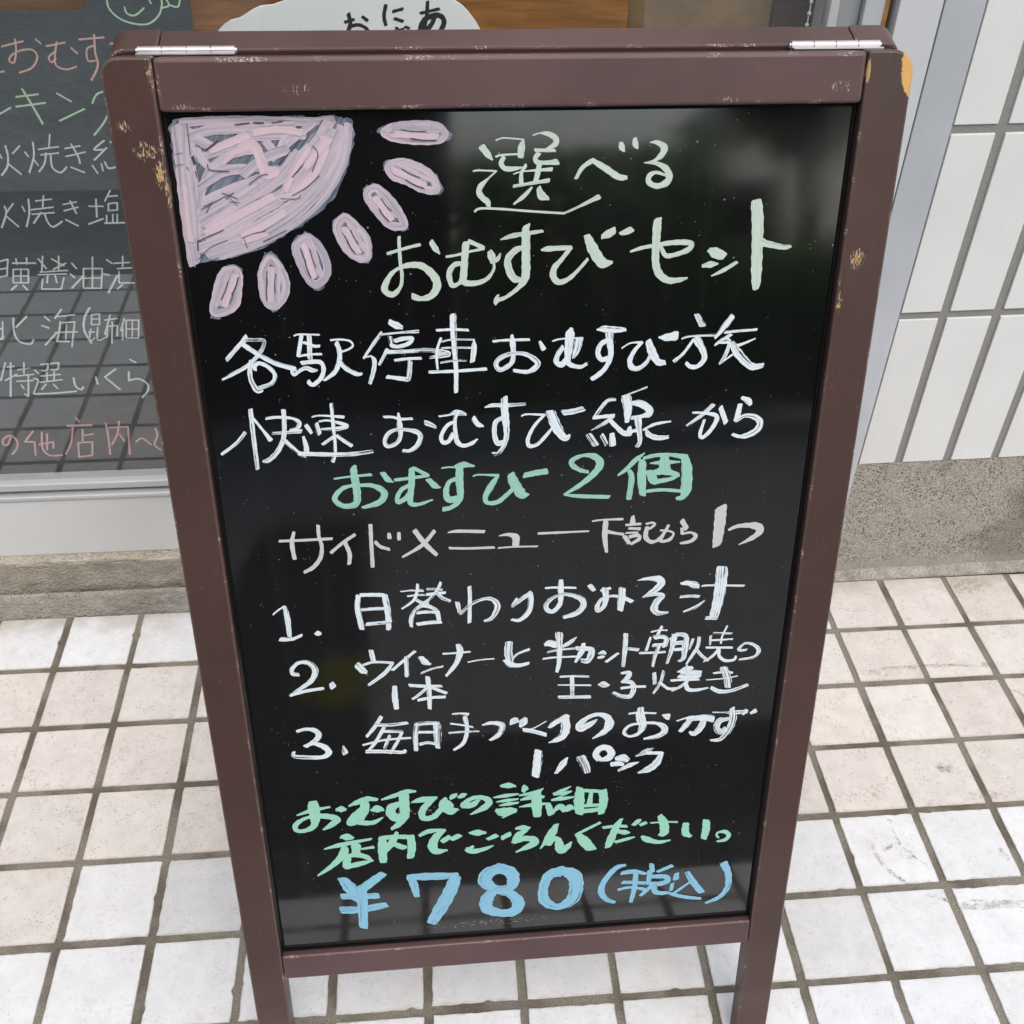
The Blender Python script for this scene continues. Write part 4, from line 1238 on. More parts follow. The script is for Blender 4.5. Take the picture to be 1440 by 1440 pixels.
M_scuff = None
def m_scuff():
    t = NT('black_scuff'); v = t.coord()
    n = t.noise(v, 560, 5, 0.8); n2 = t.noise(v, 90, 3)
    a = t.math('MULTIPLY', t.ramp(n, 0.47, 0.56), t.ramp(n2, 0.38, 0.60, 0.04, 0.6))
    sh = t.bsdf((0.15, 0.13, 0.11), 0.8)
    tr = t.n('ShaderNodeBsdfTransparent'); mx = t.n('ShaderNodeMixShader'); t.l(a, mx.inputs[0]); t.l(tr.outputs[0], mx.inputs[1]); t.l(sh, mx.inputs[2])
    return t.done(mx.outputs[0])
M_scuff = m_scuff()
wd = [52, 30, 34, 26, 60, 70, 40, 40, 50, 26]
sd = '\n'.join(' '.join('%d,%d,%d' % (x*1e4, y*1e4, w) for x, y in s) for s, w in zip(SCUFFS, wd))
so = writing('scuff_marks', sd, M_scuff, None, base=0.0021); so['kind'] = 'stuff'

M_conc = plain('kerb_concrete', (0.34, 0.33, 0.31), 0.85, var=0.2, scale=30, bump=0.5)
M_kerb = plain('darkened_kerb_stone', (0.085, 0.082, 0.078), 0.85, var=0.25, scale=30, bump=0.5)  # kerb out of view, colour darkened so the panel reflects it nearly black
bm = bbox(-6, 8, YEND-0.13, YEND-0.002, -0.2, 0.0, 0.008, 2); struct(obj('kerb', bm, M_kerb))
M_road = plain('grey_asphalt', (0.27, 0.27, 0.265), 0.85, var=0.25, scale=40, bump=0.8, bscale=350)
bm = bmesh.new(); box(bm, -80, 80, -5.2, YEND-0.131, -0.3, -0.11); struct(obj('road', bm, M_road))
M_soil = plain('ground_soil', (0.14, 0.12, 0.09), 0.95, var=0.3, scale=4, bump=0.6)
bm = bmesh.new(); box(bm, -150, 150, -150, 150, -0.9, -0.31); struct(obj('ground', bm, M_soil))
bm = bbox(-80, 80, -6.0, -5.201, -0.3, 0.0, 0.01, 2); struct(obj('far_pavement', bm, M_conc))

# ------------------------------------------------------------------ tiled wall on the right
WX = 1.2256; LEAN = 0.0150
def m_walltile():
    t = NT('cream_wall_tile'); v = t.coord()
    a = t.attr('tint'); n = t.noise(v, 7, 4)
    col = t.mix(t.ramp(n, 0.3, 0.7), (0.655, 0.665, 0.655), (0.61, 0.62, 0.612))
    col = t.mix(t.math('MULTIPLY', a.outputs['Fac'], 0.25), col, (0.58, 0.575, 0.56))
    s = t.voro(v, 60); col = t.mix(t.math('MULTIPLY', t.ramp(s, 0.05, 0.02), 0.5), col, (0.3, 0.28, 0.25))
    dr = t.noise(t.coord(scale=(9, 1, 0.5)), 5, 4); col = t.mix(t.math('MULTIPLY', t.ramp(dr, 0.55, 0.75), 0.12), col, (0.45, 0.42, 0.36))
    return t.done(t.bsdf(col, 0.38, 0, t.bump(t.noise(v, 25, 3), 0.12, 0.001)))
def m_wallgrout():
    t = NT('wall_joint'); v = t.coord(); g = t.noise(v, 600, 4, 0.7)
    return t.done(t.bsdf(t.mix(t.ramp(g, 0.3, 0.7), (0.17, 0.17, 0.16), (0.27, 0.265, 0.25)), 0.9, 0, t.bump(g, 0.5, 0.0008)))
def m_washed():
    t = NT('washed_aggregate'); v = t.coord()
    f = t.voro(v, 480); c = t.voro(v, 480, 'F1', 'Color'); sp = t.n('ShaderNodeSeparateColor'); t.l(c, sp.inputs[0])
    peb = t.mix(sp.outputs[0], (0.52, 0.49, 0.43), (0.23, 0.21, 0.18))
    peb = t.mix(t.ramp(sp.outputs[1], 0.76, 0.82), peb, (0.06, 0.055, 0.05))
    col = t.mix(t.ramp(f, 0.38, 0.66), peb, (0.33, 0.31, 0.27))
    big = t.noise(v, 9, 5, 0.65)
    sx = t.n('ShaderNodeSeparateXYZ'); t.l(v, sx.inputs[0])
    e = t.math('ADD', t.ramp(sx.outputs[0], 1.30, 1.62), t.math('MULTIPLY', t.math('SUBTRACT', big, 0.5), 1.6))
    col = t.mix(t.math('MULTIPLY', t.ramp(e, 0.35, 1.0), 0.62), col, (0.075, 0.062, 0.042))  # right end darkened in the colour, corner shadow and dirt together
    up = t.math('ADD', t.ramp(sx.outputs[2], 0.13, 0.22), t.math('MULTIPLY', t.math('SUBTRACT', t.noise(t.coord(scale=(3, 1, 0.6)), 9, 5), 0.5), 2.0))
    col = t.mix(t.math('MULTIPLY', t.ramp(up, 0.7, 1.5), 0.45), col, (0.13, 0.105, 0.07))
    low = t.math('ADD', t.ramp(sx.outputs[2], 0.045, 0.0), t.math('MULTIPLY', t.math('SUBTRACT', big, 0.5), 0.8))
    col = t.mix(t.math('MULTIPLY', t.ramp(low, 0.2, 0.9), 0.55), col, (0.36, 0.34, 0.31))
    return t.done(t.bsdf(col, 0.9, 0, t.bump(f, 0.9, 0.0016)))
M_wt, M_wg, M_wash = m_walltile(), m_wallgrout(), m_washed()
wall = thing('tiled_wall', 'pale cream tiled wall with grey joints above a speckled washed-stone plinth', 'wall', (WX, 0.02, 0))
wall.rotation_euler = (0, -LEAN, 0)   # the facade stands a degree out of true with the sloping forecourt
bm = bmesh.new(); box(bm, WX, 3.4, 0.0198, 0.22, 0.2135, 3.0)
o = obj('joint_bed', bm, M_wg, wall); o.location = (-WX, -0.02, 0)
bm = bmesh.new(); tl = bm.verts.layers.float.new('tint'); r = random.Random(5)
CX = 1.2831; CP = 0.0697; ZB = 0.2143; ZP = 0.2352
for i in range(-1, 30):
    for j in range(0, 12):
        x0 = CX + (i)*CP + 0.0060; x1 = CX + (i+1)*CP - 0.0060
        x0 = max(x0, WX+0.0005)
        if x1-x0 < 0.01: continue
        z0 = ZB + j*ZP + (0.0 if j == 0 else 0.0052); z1 = ZB + (j+1)*ZP - 0.0052
        b2 = bbox(x0+r.uniform(-.0004, .0004), x1+r.uniform(-.0004, .0004), 0.017+r.uniform(-.0003, .0003), 0.03, z0, z1, 0.0009, 2)
        me = bpy.data.meshes.new('tmp'); b2.to_mesh(me); b2.free(); n0 = len(bm.verts); bm.from_mesh(me); bpy.data.meshes.remove(me)
        bm.verts.ensure_lookup_table(); tv = r.random()
        for q in range(n0, len(bm.verts)): bm.verts[q][tl] = tv
o = obj('tiles', bm, M_wt, wall); o.location = (-WX, -0.02, 0)
# plinth, lightly uneven, down to the paving
def wavy_face(x0, x1, z0, z1, y, amp, nx, nz, depth, freq=20, seed=0):
    bm = bmesh.new(); g = []
    for a in range(nx+1):
        row = []
        for b in range(nz+1):
            x = x0+(x1-x0)*a/nx; z = z0+(z1-z0)*b/nz
            row.append(bm.verts.new((x, y+amp*noise.noise(Vector((x*freq, z*freq, seed))), z)))
        g.append(row)
    for a in range(nx):
        for b in range(nz): bm.faces.new((g[a][b], g[a+1][b], g[a+1][b+1], g[a][b+1]))
    back = {}
    def bk(v):
        if v not in back: back[v] = bm.verts.new((v.co.x, y+depth, v.co.z))
        return back[v]
    rim = [g[a][0] for a in range(nx+1)] + [g[nx][b] for b in range(1, nz+1)] + [g[a][nz] for a in range(nx-1, -1, -1)] + [g[0][b] for b in range(nz-1, 0, -1)]
    for q in range(len(rim)):
        p, s = rim[q], rim[(q+1) % len(rim)]; bm.faces.new((s, p, bk(p), bk(s)))
    bmesh.ops.recalc_face_normals(bm, faces=bm.faces)
    return bm
bm = wavy_face(WX-0.006, 3.4, -0.02, 0.2130, 0.0180, 0.0012, 160, 24, 0.18, 30)
o = obj('plinth', bm, M_wash, wall); o.location = (-WX, -0.02, 0)
# mortar fillet along its foot
def fillet(x0, x1, y0, y1, z0, z1, n, seed, amp=0.003):
    bm = bmesh.new(); prof = [(y0, z0-0.004), (y0, z0), ((y0*0.55+y1*0.45), z0+(z1-z0)*0.35), (y1, z1), (y1+0.004, z1), (y1+0.004, z0-0.004)]
    rows = []
    for a in range(n+1):
        x = x0+(x1-x0)*a/n; k = noise.noise(Vector((x*14, seed, 0))); k2 = noise.noise(Vector((x*60, seed, 3)))
        rows.append([bm.verts.new((x, yy+(amp*(k+0.5*k2) if q in (1, 2) else 0), zz+(0.5*amp*(k2+k) if q in (2, 3) else 0))) for q, (yy, zz) in enumerate(prof)])
    m = len(prof)
    for a in range(n):
        for q in range(m): bm.faces.new((rows[a][q], rows[a][(q+1) % m], rows[a+1][(q+1) % m], rows[a+1][q]))
    bm.faces.new(rows[0]); bm.faces.new(rows[-1])
    bmesh.ops.recalc_face_normals(bm, faces=bm.faces); return bm
def m_mortar(name, a, b, dirt=0.5, grit=0.2):
    t = NT(name); v = t.coord(); n = t.noise(v, 40, 6, 0.7); f = t.noise(v, 400, 4, 0.7)
    col = t.mix(t.ramp(n, 0.3, 0.7), a, b); col = t.mix(t.math('MULTIPLY', t.ramp(f, 0.5, 0.7), 0.3), col, tuple(x*0.5 for x in a))
    col = t.mix(t.math('MULTIPLY', t.ramp(t.noise(t.coord(scale=(1, 1, 2.5)), 9, 6, 0.7), 0.5, 0.7), dirt), col, (0.14, 0.115, 0.08))
    g = t.voro(v, 260); col = t.mix(t.math('MULTIPLY', t.ramp(g, 0.30, 0.12), grit), col, (0.52, 0.49, 0.43))
    g2 = t.voro(v, 150); col = t.mix(t.math('MULTIPLY', t.math('MULTIPLY', t.ramp(g2, 0.22, 0.08), t.ramp(t.noise(v, 30, 3), 0.5, 0.6)), 0.8), col, (0.07, 0.06, 0.045))
    return t.done(t.bsdf(col, 0.9, 0, t.bump(t.math('ADD', n, t.math('ADD', f, g)), 1.0, 0.003)))
M_mort = m_mortar('mortar', (0.52, 0.495, 0.44), (0.34, 0.32, 0.275), 0.6)
M_mortw = m_mortar('pale_mortar', (0.60, 0.56, 0.47), (0.47, 0.42, 0.33), 0.3)
M_step = m_mortar('weathered_concrete', (0.46, 0.42, 0.345), (0.32, 0.29, 0.235), 0.6, 0.5)
bm = fillet(WX-0.02, 3.4, 0.0, 0.018, 0.0025, 0.007, 220, 4.0); o = obj('mortar_fillet', bm, M_mort, wall); o.location = (-WX, -0.02, 0)

# ------------------------------------------------------------------ concrete step under the shop window
stp = thing('concrete_step', 'weathered low concrete step running under the shop window', 'step', (0, 0, 0))
LX = -3.0; RX = WX-0.021
bm = wavy_face(LX, RX, -0.02, 0.043, 0.0005, 0.0016, 200, 8, 0.0075, 26, 2); obj('kerb_strip', bm, M_mort, stp)
bm = wavy_face(LX, RX, -0.02, 0.097, 0.0125, 0.0030, 420, 26, 0.15, 46, 5); obj('riser', bm, M_step, stp)
bm = fillet(LX, RX, 0.012, 0.021, 0.0955, 0.1085, 420, 9.0, 0.0042); obj('mortar_bed', bm, M_mortw, stp)

# ------------------------------------------------------------------ shop window
def metal(name, c, rough=0.42, met=0.55):
    t = NT(name); v = t.coord(); n = t.noise(t.coord(scale=(1, 1, 0.05)), 60, 3); b = t.noise(v, 7, 4)
    col = t.mix(t.ramp(b, 0.3, 0.7), c, tuple(x*0.92 for x in c)); col = t.mix(t.math('MULTIPLY', t.ramp(n, 0.5, 0.75), 0.06), col, (0.3, 0.3, 0.3))
    s = t.voro(v, 38); col = t.mix(t.math('MULTIPLY', t.ramp(s, 0.04, 0.02), 0.6), col, (0.2, 0.19, 0.18))
    return t.done(t.bsdf(col, t.ramp(n, 0.3, 0.7, rough-0.05, rough+0.05), met))
M_alu = metal('silver_aluminium', (0.56, 0.585, 0.62)); M_aluw = metal('pale_aluminium', (0.64, 0.66, 0.675), 0.45, 0.35); M_alud = metal('grey_aluminium', (0.36, 0.375, 0.38), 0.4, 0.5)
M_alus = metal('satin_sill', (0.47, 0.48, 0.49), 0.42, 0.25)
M_white = plain('white_painted_panel', (0.57, 0.58, 0.575), 0.45, var=0.05, scale=6)
M_seal = plain('black_seal', (0.02, 0.02, 0.02), 0.6)
M_slit = plain('brown_timber_edge', (0.30, 0.15, 0.05), 0.6, var=0.3, scale=40)
def m_glass():
    t = NT('window_glass')
    g = t.n('ShaderNodeBsdfGlossy'); g.inputs['Roughness'].default_value = 0.0; g.inputs['Color'].default_value = (1, 1, 1, 1)
    tr = t.n('ShaderNodeBsdfTransparent'); tr.inputs['Color'].default_value = (0.945, 0.965, 0.96, 1)
    fr = t.n('ShaderNodeFresnel'); fr.inputs[0].default_value = 1.52
    geo = t.n('ShaderNodeNewGeometry')
    f = t.math('MULTIPLY', fr.outputs[0], 2.7, clamp=True)
    mm = t.n('ShaderNodeMix', data_type='FLOAT'); t.l(geo.outputs['Backfacing'], mm.inputs[0]); t.l(f, mm.inputs[2]); mm.inputs[3].default_value = 0.08
    mx = t.n('ShaderNodeMixShader'); t.l(mm.outputs[0], mx.inputs[0]); t.l(tr.outputs[0], mx.inputs[1]); t.l(g.outputs[0], mx.inputs[2])
    return t.done(mx.outputs[0])
def m_clear():
    t = NT('glass_edge'); tr = t.n('ShaderNodeBsdfTransparent'); tr.inputs['Color'].default_value = (0.97, 0.985, 0.98, 1); return t.done(tr.outputs[0])
M_glass, M_clear = m_glass(), m_clear()
win = thing('shop_window', 'wide shop window in silver aluminium frame over a pale panel', 'window', (0, 0.02, 0))
def wp(name, x0, x1, y0, y1, z0, z1, m, bv=0.0012, label=None):
    b2 = bbox(x0, x1, y0, y1, z0, z1, bv, 2)
    if x0 > 1.0:
        for q in b2.verts: q.co.x -= (q.co.z-0.2)*0.0145
    o = obj(name, b2, m, win); o.location = (0, -0.02, 0)
    if label: o['label'] = label
    return o
WL = -3.0; GX = 1.058
wp('base_panel', WL, 1.0940, 0.0185, 0.05, 0.1065, 0.2035, M_white, 0.0015)
wp('sill', WL, 1.0940, 0.0155, 0.05, 0.2045, 0.2115, M_alus, 0.0025)
wp('seal', WL, 1.0595, 0.0305, 0.05, 0.2125, 0.2155, M_seal, 0)
wp('bottom_rail', WL, 1.0595, 0.0225, 0.05, 0.2165, 0.2275, M_alus, 0.002)
wp('jamb', 1.0600, 1.0700, 0.0245, 0.07, 0.228, 2.3, M_alus, 0.0012)
wp('jamb', 1.0705, 1.0943, 0.0295, 0.09, 0.206, 2.3, M_alud, 0.001)
wp('jamb', 1.0948, 1.1155, 0.0200, 0.09, 0.108, 2.3, M_alu, 0.001)
wp('timber_strip', 1.1160, 1.1235, 0.026, 0.06, 0.108, 2.3, M_slit, 0.0006)
wp('seal', 1.1238, 1.1276, 0.040, 0.07, 0.108, 2.3, M_seal, 0)
wp('cover_strip', 1.1279, 1.1738, 0.0125, 0.07, 0.012, 2.3, M_aluw, 0.0008)
wp('cover_strip', 1.1748, 1.2185, 0.0115, 0.07, 0.012, 2.3, M_alu, 0.0008)
wp('head_rail', WL, 1.0490, 0.0205, 0.09, 2.22, 2.3, M_alu, 0.002)
wp('jamb', WL-0.06, WL-0.0005, 0.0205, 0.09, 0.108, 2.3, M_alu, 0.002)
bm = bmesh.new(); box(bm, WL, GX, 0.0345, 0.0395, 0.2165+0.0112, 2.2195)
for f in bm.faces: f.material_index = 0 if f.normal.y < -0.5 or f.calc_center_median().y < 0.035 else 1
o = obj('pane', bm, [M_glass, M_clear], win); o.location = (0, -0.02, 0)
# wall over the window
M_render = plain('pale_render', (0.55, 0.54, 0.51), 0.85, var=0.08, scale=5, bump=0.3)
tag(obj('upper_wall', bbox(WL-0.06, WX-0.0005, 0.018, 0.3, 2.301, 3.0, 0.003), M_render), 'plain pale rendered wall above the shop window head', 'wall')
# shop room behind the glass
M_room = plain('dim_shop_wall', (0.22, 0.18, 0.14), 0.8)
bm = bmesh.new()
box(bm, WL, 1.2, 2.6, 2.7, 0.0, 2.5); box(bm, WL-0.1, WL-0.001, 0.3, 2.7, 0.0, 2.5); box(bm, 1.201, 1.22, 0.091, 2.7, 0.0, 2.3); box(bm, WL, 1.2, 0.301, 2.6, 2.401, 2.5); box(bm, WL, 1.2, 0.16, 2.6, -0.02, 0.0)
struct(obj('shop_interior', bm, M_room))

# wooden display board behind the glass
def m_wood():
    t = NT('orange_brown_wood'); v = t.coord(rot=(0, 0.20, 0), scale=(1, 1, 1))
    st = t.coord(rot=(0, 0.20, 0), scale=(0.55, 1, 7))
    w = t.noise(st, 6, 6, 0.6, 0.8); fine = t.noise(t.coord(rot=(0, 0.20, 0), scale=(2, 1, 60)), 9, 4)
    col = t.mix(t.ramp(w, 0.30, 0.68), (0.44, 0.20, 0.062), (0.20, 0.082, 0.026))
    col = t.mix(t.math('MULTIPLY', t.ramp(fine, 0.45, 0.7), 0.4), col, (0.13, 0.052, 0.018))
    return t.done(t.bsdf(col, 0.45, 0, t.bump(fine, 0.1, 0.0005)))
M_wood = m_wood()
brd = thing('wooden_display_board', 'orange-brown wood grain board standing inside the shop window', 'wooden board', (0.3, 0.115, 0))
o = obj('board', bbox(-1.2, 0.86, 0.112, 0.15, 0.10, 1.25, 0.002), M_wood, brd); o.location = (-0.3, -0.115, 0)
M_wood2 = plain('greyish_brown_ply', (0.20, 0.125, 0.065), 0.5, var=0.25, scale=14)
o = obj('side_board', bbox(0.8603, 1.022, 0.120, 0.15, 0.10, 1.25, 0.002), M_wood2, brd); o.location = (-0.3, -0.115, 0); o['label'] = 'greyer brown end board'
M_darkwood = plain('dark_brown_post', (0.045, 0.022, 0.014), 0.5)
o = obj('post', bbox(1.0225, 1.11, 0.115, 0.16, 0.0, 1.6, 0.002), M_darkwood, brd); o.location = (-0.3, -0.115, 0)
o = obj('foot_rail', bbox(-1.2, 1.02, 0.113, 0.16, 0.0, 0.099, 0.002), M_darkwood, brd); o.location = (-0.3, -0.115, 0)

# cloud-shaped paper sign
M_paper = plain('white_card', (0.78, 0.79, 0.785), 0.7, var=0.03, scale=4)
cloud = thing('cloud_sign', 'white cloud-shaped card sign with black brush lettering behind the glass', 'sign', (0.56, 0.1, 0.45))
CL = [(0.4174,0.7626),(0.4200,0.7690),(0.4267,0.7747),(0.4340,0.7790),(0.4440,0.7812),(0.4583,0.7893),(0.4660,0.7925),(0.4713,0.7934),(0.4800,0.7940),(0.4887,0.7968),(0.5076,0.8035),(0.545,0.8072),(0.5817,0.8078),(0.615,0.8075),(0.641,0.8058),(0.6560,0.8036),(0.6648,0.8004),(0.6725,0.7965),(0.6782,0.7927),(0.6845,0.7866),(0.6894,0.7806),(0.6935,0.7750),(0.6970,0.7690),(0.7001,0.7625),(0.706,0.74),(0.705,0.71),(0.693,0.685),(0.70,0.66),(0.695,0.62),(0.67,0.59),(0.64,0.585),(0.62,0.56),(0.57,0.545),(0.52,0.555),(0.49,0.58),(0.455,0.585),(0.43,0.61),(0.425,0.64),(0.405,0.66),(0.40,0.70),(0.412,0.73)]
bm = prism([(x-0.56, z-0.45) for x, z in CL], -0.004, 0.0, 0.0004, 1)
o = obj('card', bm, M_paper, cloud); o.matrix_local = Matrix(((1,0,0,0),(0,0,-1,0),(0,1,0,0),(0,0,0,1)))
card = o
for nm, inkname, data in CLOUD_TEXT:
    w = writing('lettering', data, INK[inkname], card, 0.00012); w.location = (-0.56, -0.45, 0)

# chalk menu board behind the glass
def m_chalkboard():
    t = NT('chalkboard'); v = t.coord(); n = t.noise(t.coord(scale=(1, 3, 1)), 9, 6, 0.65); b = t.noise(v, 3, 4)
    col = t.mix(t.ramp(n, 0.3, 0.7), (0.030, 0.038, 0.045), (0.047, 0.056, 0.064)); col = t.mix(t.math('MULTIPLY', t.ramp(b, 0.4, 0.7), 0.3), col, (0.085, 0.095, 0.10))
    return t.done(t.bsdf(col, 0.75))
M_cb = m_chalkboard()
menu = thing('menu_blackboard', 'dark grey chalk menu board with hand slot leaning inside the shop window', 'blackboard', (0.0, 0.06, 0.2165))
bm = bmesh.new()
outer = [(-0.25, -0.004), (0.398, -0.004), (0.4012, 0.665), (-0.25, 0.665)]
cz, hr = 0.602, 0.0205
slot = [(0.11-0.0, cz+hr), (0.11, cz-hr)] + [(0.288+0.0165*math.cos(a), cz+hr*math.sin(a)) for a in [(-math.pi/2)+math.pi*k/14 for k in range(15)]]
slot = [(0.10, cz+hr*0.0), (0.104, cz-hr*0.8), (0.112, cz-hr)] + slot[2:] + [(0.112, cz+hr), (0.104, cz+hr*0.8)]
def loop_edges(pts):
    vs = [bm.verts.new((x, y, 0)) for x, y in pts]; return [bm.edges.new((vs[i], vs[(i+1) % len(vs)])) for i in range(len(vs))]
es = loop_edges(outer) + loop_edges(slot)
bmesh.ops.triangle_fill(bm, edges=es, use_beauty=True)
for f in bm.faces:
    if f.normal.z < 0: f.normal_flip()
ex = bmesh.ops.extrude_face_region(bm, geom=list(bm.faces))
for g in ex['geom']:
    if isinstance(g, bmesh.types.BMVert): g.co.z -= 0.009
bmesh.ops.recalc_face_normals(bm, faces=bm.faces)
mb = obj('board_panel', bm, M_cb, menu); mb.matrix_local = Matrix(((1,0,0,0),(0,0,-1,0),(0,1,0,0),(0,0,0,1)))
CHALK = {'white': 'chalk'}
for k, (nm, inkname, data) in enumerate(WINDOW_TEXT):
    w = writing('lettering', data, INK[CHALK.get(inkname, inkname)], mb, 0.00012, seed=k+40, wmul=0.72); w.location = (0, -0.2165, 0)
    w['label'] = {'lime': 'pale green chalk writing', 'coral': 'coral chalk writing', 'white': 'white chalk writing', 'pink': 'pink chalk writing'}[inkname]

# bead chain of a roller blind
M_bead = plain('white_plastic_bead', (0.62, 0.60, 0.56), 0.4)
bm = bmesh.new(); z = 0.45; x0 = 1.0425
while z < 1.55:
    bmesh.ops.create_uvsphere(bm, u_segments=10, v_segments=7, radius=0.0021, matrix=Matrix.Translation((x0, 0.058, z)))
    bmesh.ops.create_cone(bm, segments=6, radius1=0.0007, radius2=0.0007, depth=0.012, matrix=Matrix.Translation((x0, 0.058, z+0.006)))
    z += 0.0115
o = obj('blind_chain', bm, M_bead, None, True); tag(o, 'thin white bead chain of a blind hanging behind the glass', 'chain')

# ------------------------------------------------------------------ the sandwich board
FX, FY, YAW, TILT = 0.691153, -0.661101, 0.0068757, 0.247836
W, H, SW = 0.5, 0.935088, 0.030607
HB0, HB1, HT0 = 0.150717, 0.179593, 0.903870
TH = 0.020
board = thing('sandwich_board', 'brown wooden A-frame sandwich board with handwritten black menu panel', 'signboard', (FX, FY, 0), YAW)
ct, stt = math.cos(TILT), math.sin(TILT)
M_front = Matrix(((1, 0, 0, 0), (0, stt, -ct, 0), (0, ct, stt, 0), (0, 0, 0, 1)))   # columns: width, up the slope, outward
def front(name, bm, mats, smooth=False):
    o = obj(name, bm, mats, board, smooth); o.matrix_local = M_front; return o
def stile_pts(side, Hh, rad, n=7):
    xo, xi = side*W/2, side*(W/2-SW)
    pts = [(xi, 0.0), (xi, Hh)]
    for k in range(n+1):
        a = math.pi/2*k/n
        pts.append((xo - side*rad + side*rad*math.sin(a), Hh - rad + rad*math.cos(a)))
    pts.append((xo, 0.0))
    return pts if side < 0 else pts
for s, rad in ((-1, 0.011), (1, 0.014)):
    o = front('stile', prism(stile_pts(s, H, rad), -TH, 0.0, 0.0017, 3, 1), [M_stile, M_stilee])
    if s > 0: o['label'] = 'front stile with bare wood showing at its knocked top corner'
xi = W/2 - SW - 0.0004
front('top_rail', bbox(-xi, xi, HT0, H-0.0006, -TH, -0.0006, 0.0028, 4, 1), [M_rail, M_raile])
front('bottom_rail', bbox(-xi, xi, HB0, HB1, -TH, -0.0006, 0.0018, 3, 1), [M_rail, M_raile])
PD = -0.008
panel = front('menu_panel', bbox(-xi+0.0004, xi-0.0004, HB1-0.004+0.0045, HT0-0.0006, PD-0.004, PD, 0.0003, 1), [M_panel])
M_gasket = plain('black_gasket', (0.004, 0.004, 0.004), 0.85, spec=0.15)
px_, pz0, pz1 = xi-0.0006, HB1+0.0004, HT0-0.0005
bm = bmesh.new()
for a, b, c, d in ((-px_, -px_+0.0018, pz0, pz1), (px_-0.0018, px_, pz0, pz1), (-px_+0.0018, px_-0.0018, pz0, pz0+0.0018), (-px_+0.0018, px_-0.0018, pz1-0.0018, pz1)): box(bm, a, b, c, d, PD+0.0002, PD+0.0012)
obj('gasket', bm, M_gasket, panel)
LBL = {'pale': 'pale green handwriting', 'white': 'white handwriting', 'green': 'aqua green handwriting', 'cream': 'off-white handwriting', 'mint': 'mint green handwriting', 'blue': 'sky blue handwritten price'}
for k, (nm, inkname, data) in enumerate(BOARD_TEXT):
    w = writing('lettering', data, INK[inkname], panel, PD + 0.00018, seed=k+3); w['label'] = LBL[inkname]
sunm = None
# sun doodle: slate base, lilac strokes, pink strokes joined into one mesh per shape
def doodle(name, names, label):
    mats = []; meshes = []
    zb = PD + 0.00018
    for q, (nm, inkname, data) in enumerate([d for d in BOARD_SUN if d[0] in names]):
        w = writing('tmp', data, INK[inkname], None, zb + q*0.0004, wmul=(0.75 if inkname == 'dark' else 1.0), seed=q+len(names[0])*7+ord(names[0][-1])); meshes.append(w); mats.append(INK[inkname])
    bm = bmesh.new()
    for q, w in enumerate(meshes):
        n0 = len(bm.faces); bm.from_mesh(w.data); bm.faces.ensure_lookup_table()
        for i in range(n0, len(bm.faces)): bm.faces[i].material_index = q
    for w in meshes:
        me = w.data; bpy.data.objects.remove(w); bpy.data.meshes.remove(me)
    o = obj(name, bm, mats, panel); o['label'] = label; return o
doodle('sun_drawing', ['sunbase', 'sunstroke', 'sunpink', 'sundark'], 'pink and lilac quarter sun scribble')
for k in range(1, 8): doodle('sun_ray', ['r%d' % k, 'r%ds' % k, 'r%dp' % k, 'r%dd' % k], 'lilac petal-shaped sun ray')

# rear frame, hinged behind the top edge
TH2 = 0.0225; T2 = TILT
HP = Vector((0, (H+0.0005)*stt + 0.0212*ct, (H+0.0005)*ct - 0.0212*stt))   # hinge axis in board space
vb = Vector((0, -math.sin(T2), math.cos(T2))); nb = Vector((0, math.cos(T2), math.sin(T2)))
H2 = (HP.z + 0.0) / math.cos(T2)
ob = HP - vb*H2 + nb*(TH2+0.0008); ob = ob - vb*(ob.z/vb.z); H2 = (HP + nb*(TH2+0.0008) - ob).dot(vb) + 0.0022
M_rear = Matrix(((-1, vb.x, nb.x, ob.x), (0, vb.y, nb.y, ob.y), (0, vb.z, nb.z, ob.z), (0, 0, 0, 1)))
def rear(name, bm, mats):
    o = obj(name, bm, mats, board); o.matrix_local = M_rear; return o
for s in (-1, 1):
    o = rear('stile', prism(stile_pts(s, H2, 0.011), -TH2, 0.0, 0.0013, 2, 1), [M_paint2, M_edge2]); o['label'] = 'rear stile behind the front frame'
o = rear('top_rail', bbox(-xi, xi, H2-0.032, H2-0.0006, -TH2+0.0006, -0.0006, 0.0013, 2, 1), [M_paint2, M_edge2]); o['label'] = 'rear top rail'
o = rear('bottom_rail', bbox(-xi, xi, HB0, HB1, -TH2+0.0006, -0.0006, 0.0013, 2, 1), [M_paint2, M_edge2]); o['label'] = 'rear bottom rail'
o = rear('menu_panel', bbox(-xi+0.0004, xi-0.0004, HB1+0.0005, H2-0.0325, -0.012, -0.008, 0.0003, 1), [M_panel]); o['label'] = 'rear black panel facing the shop window'
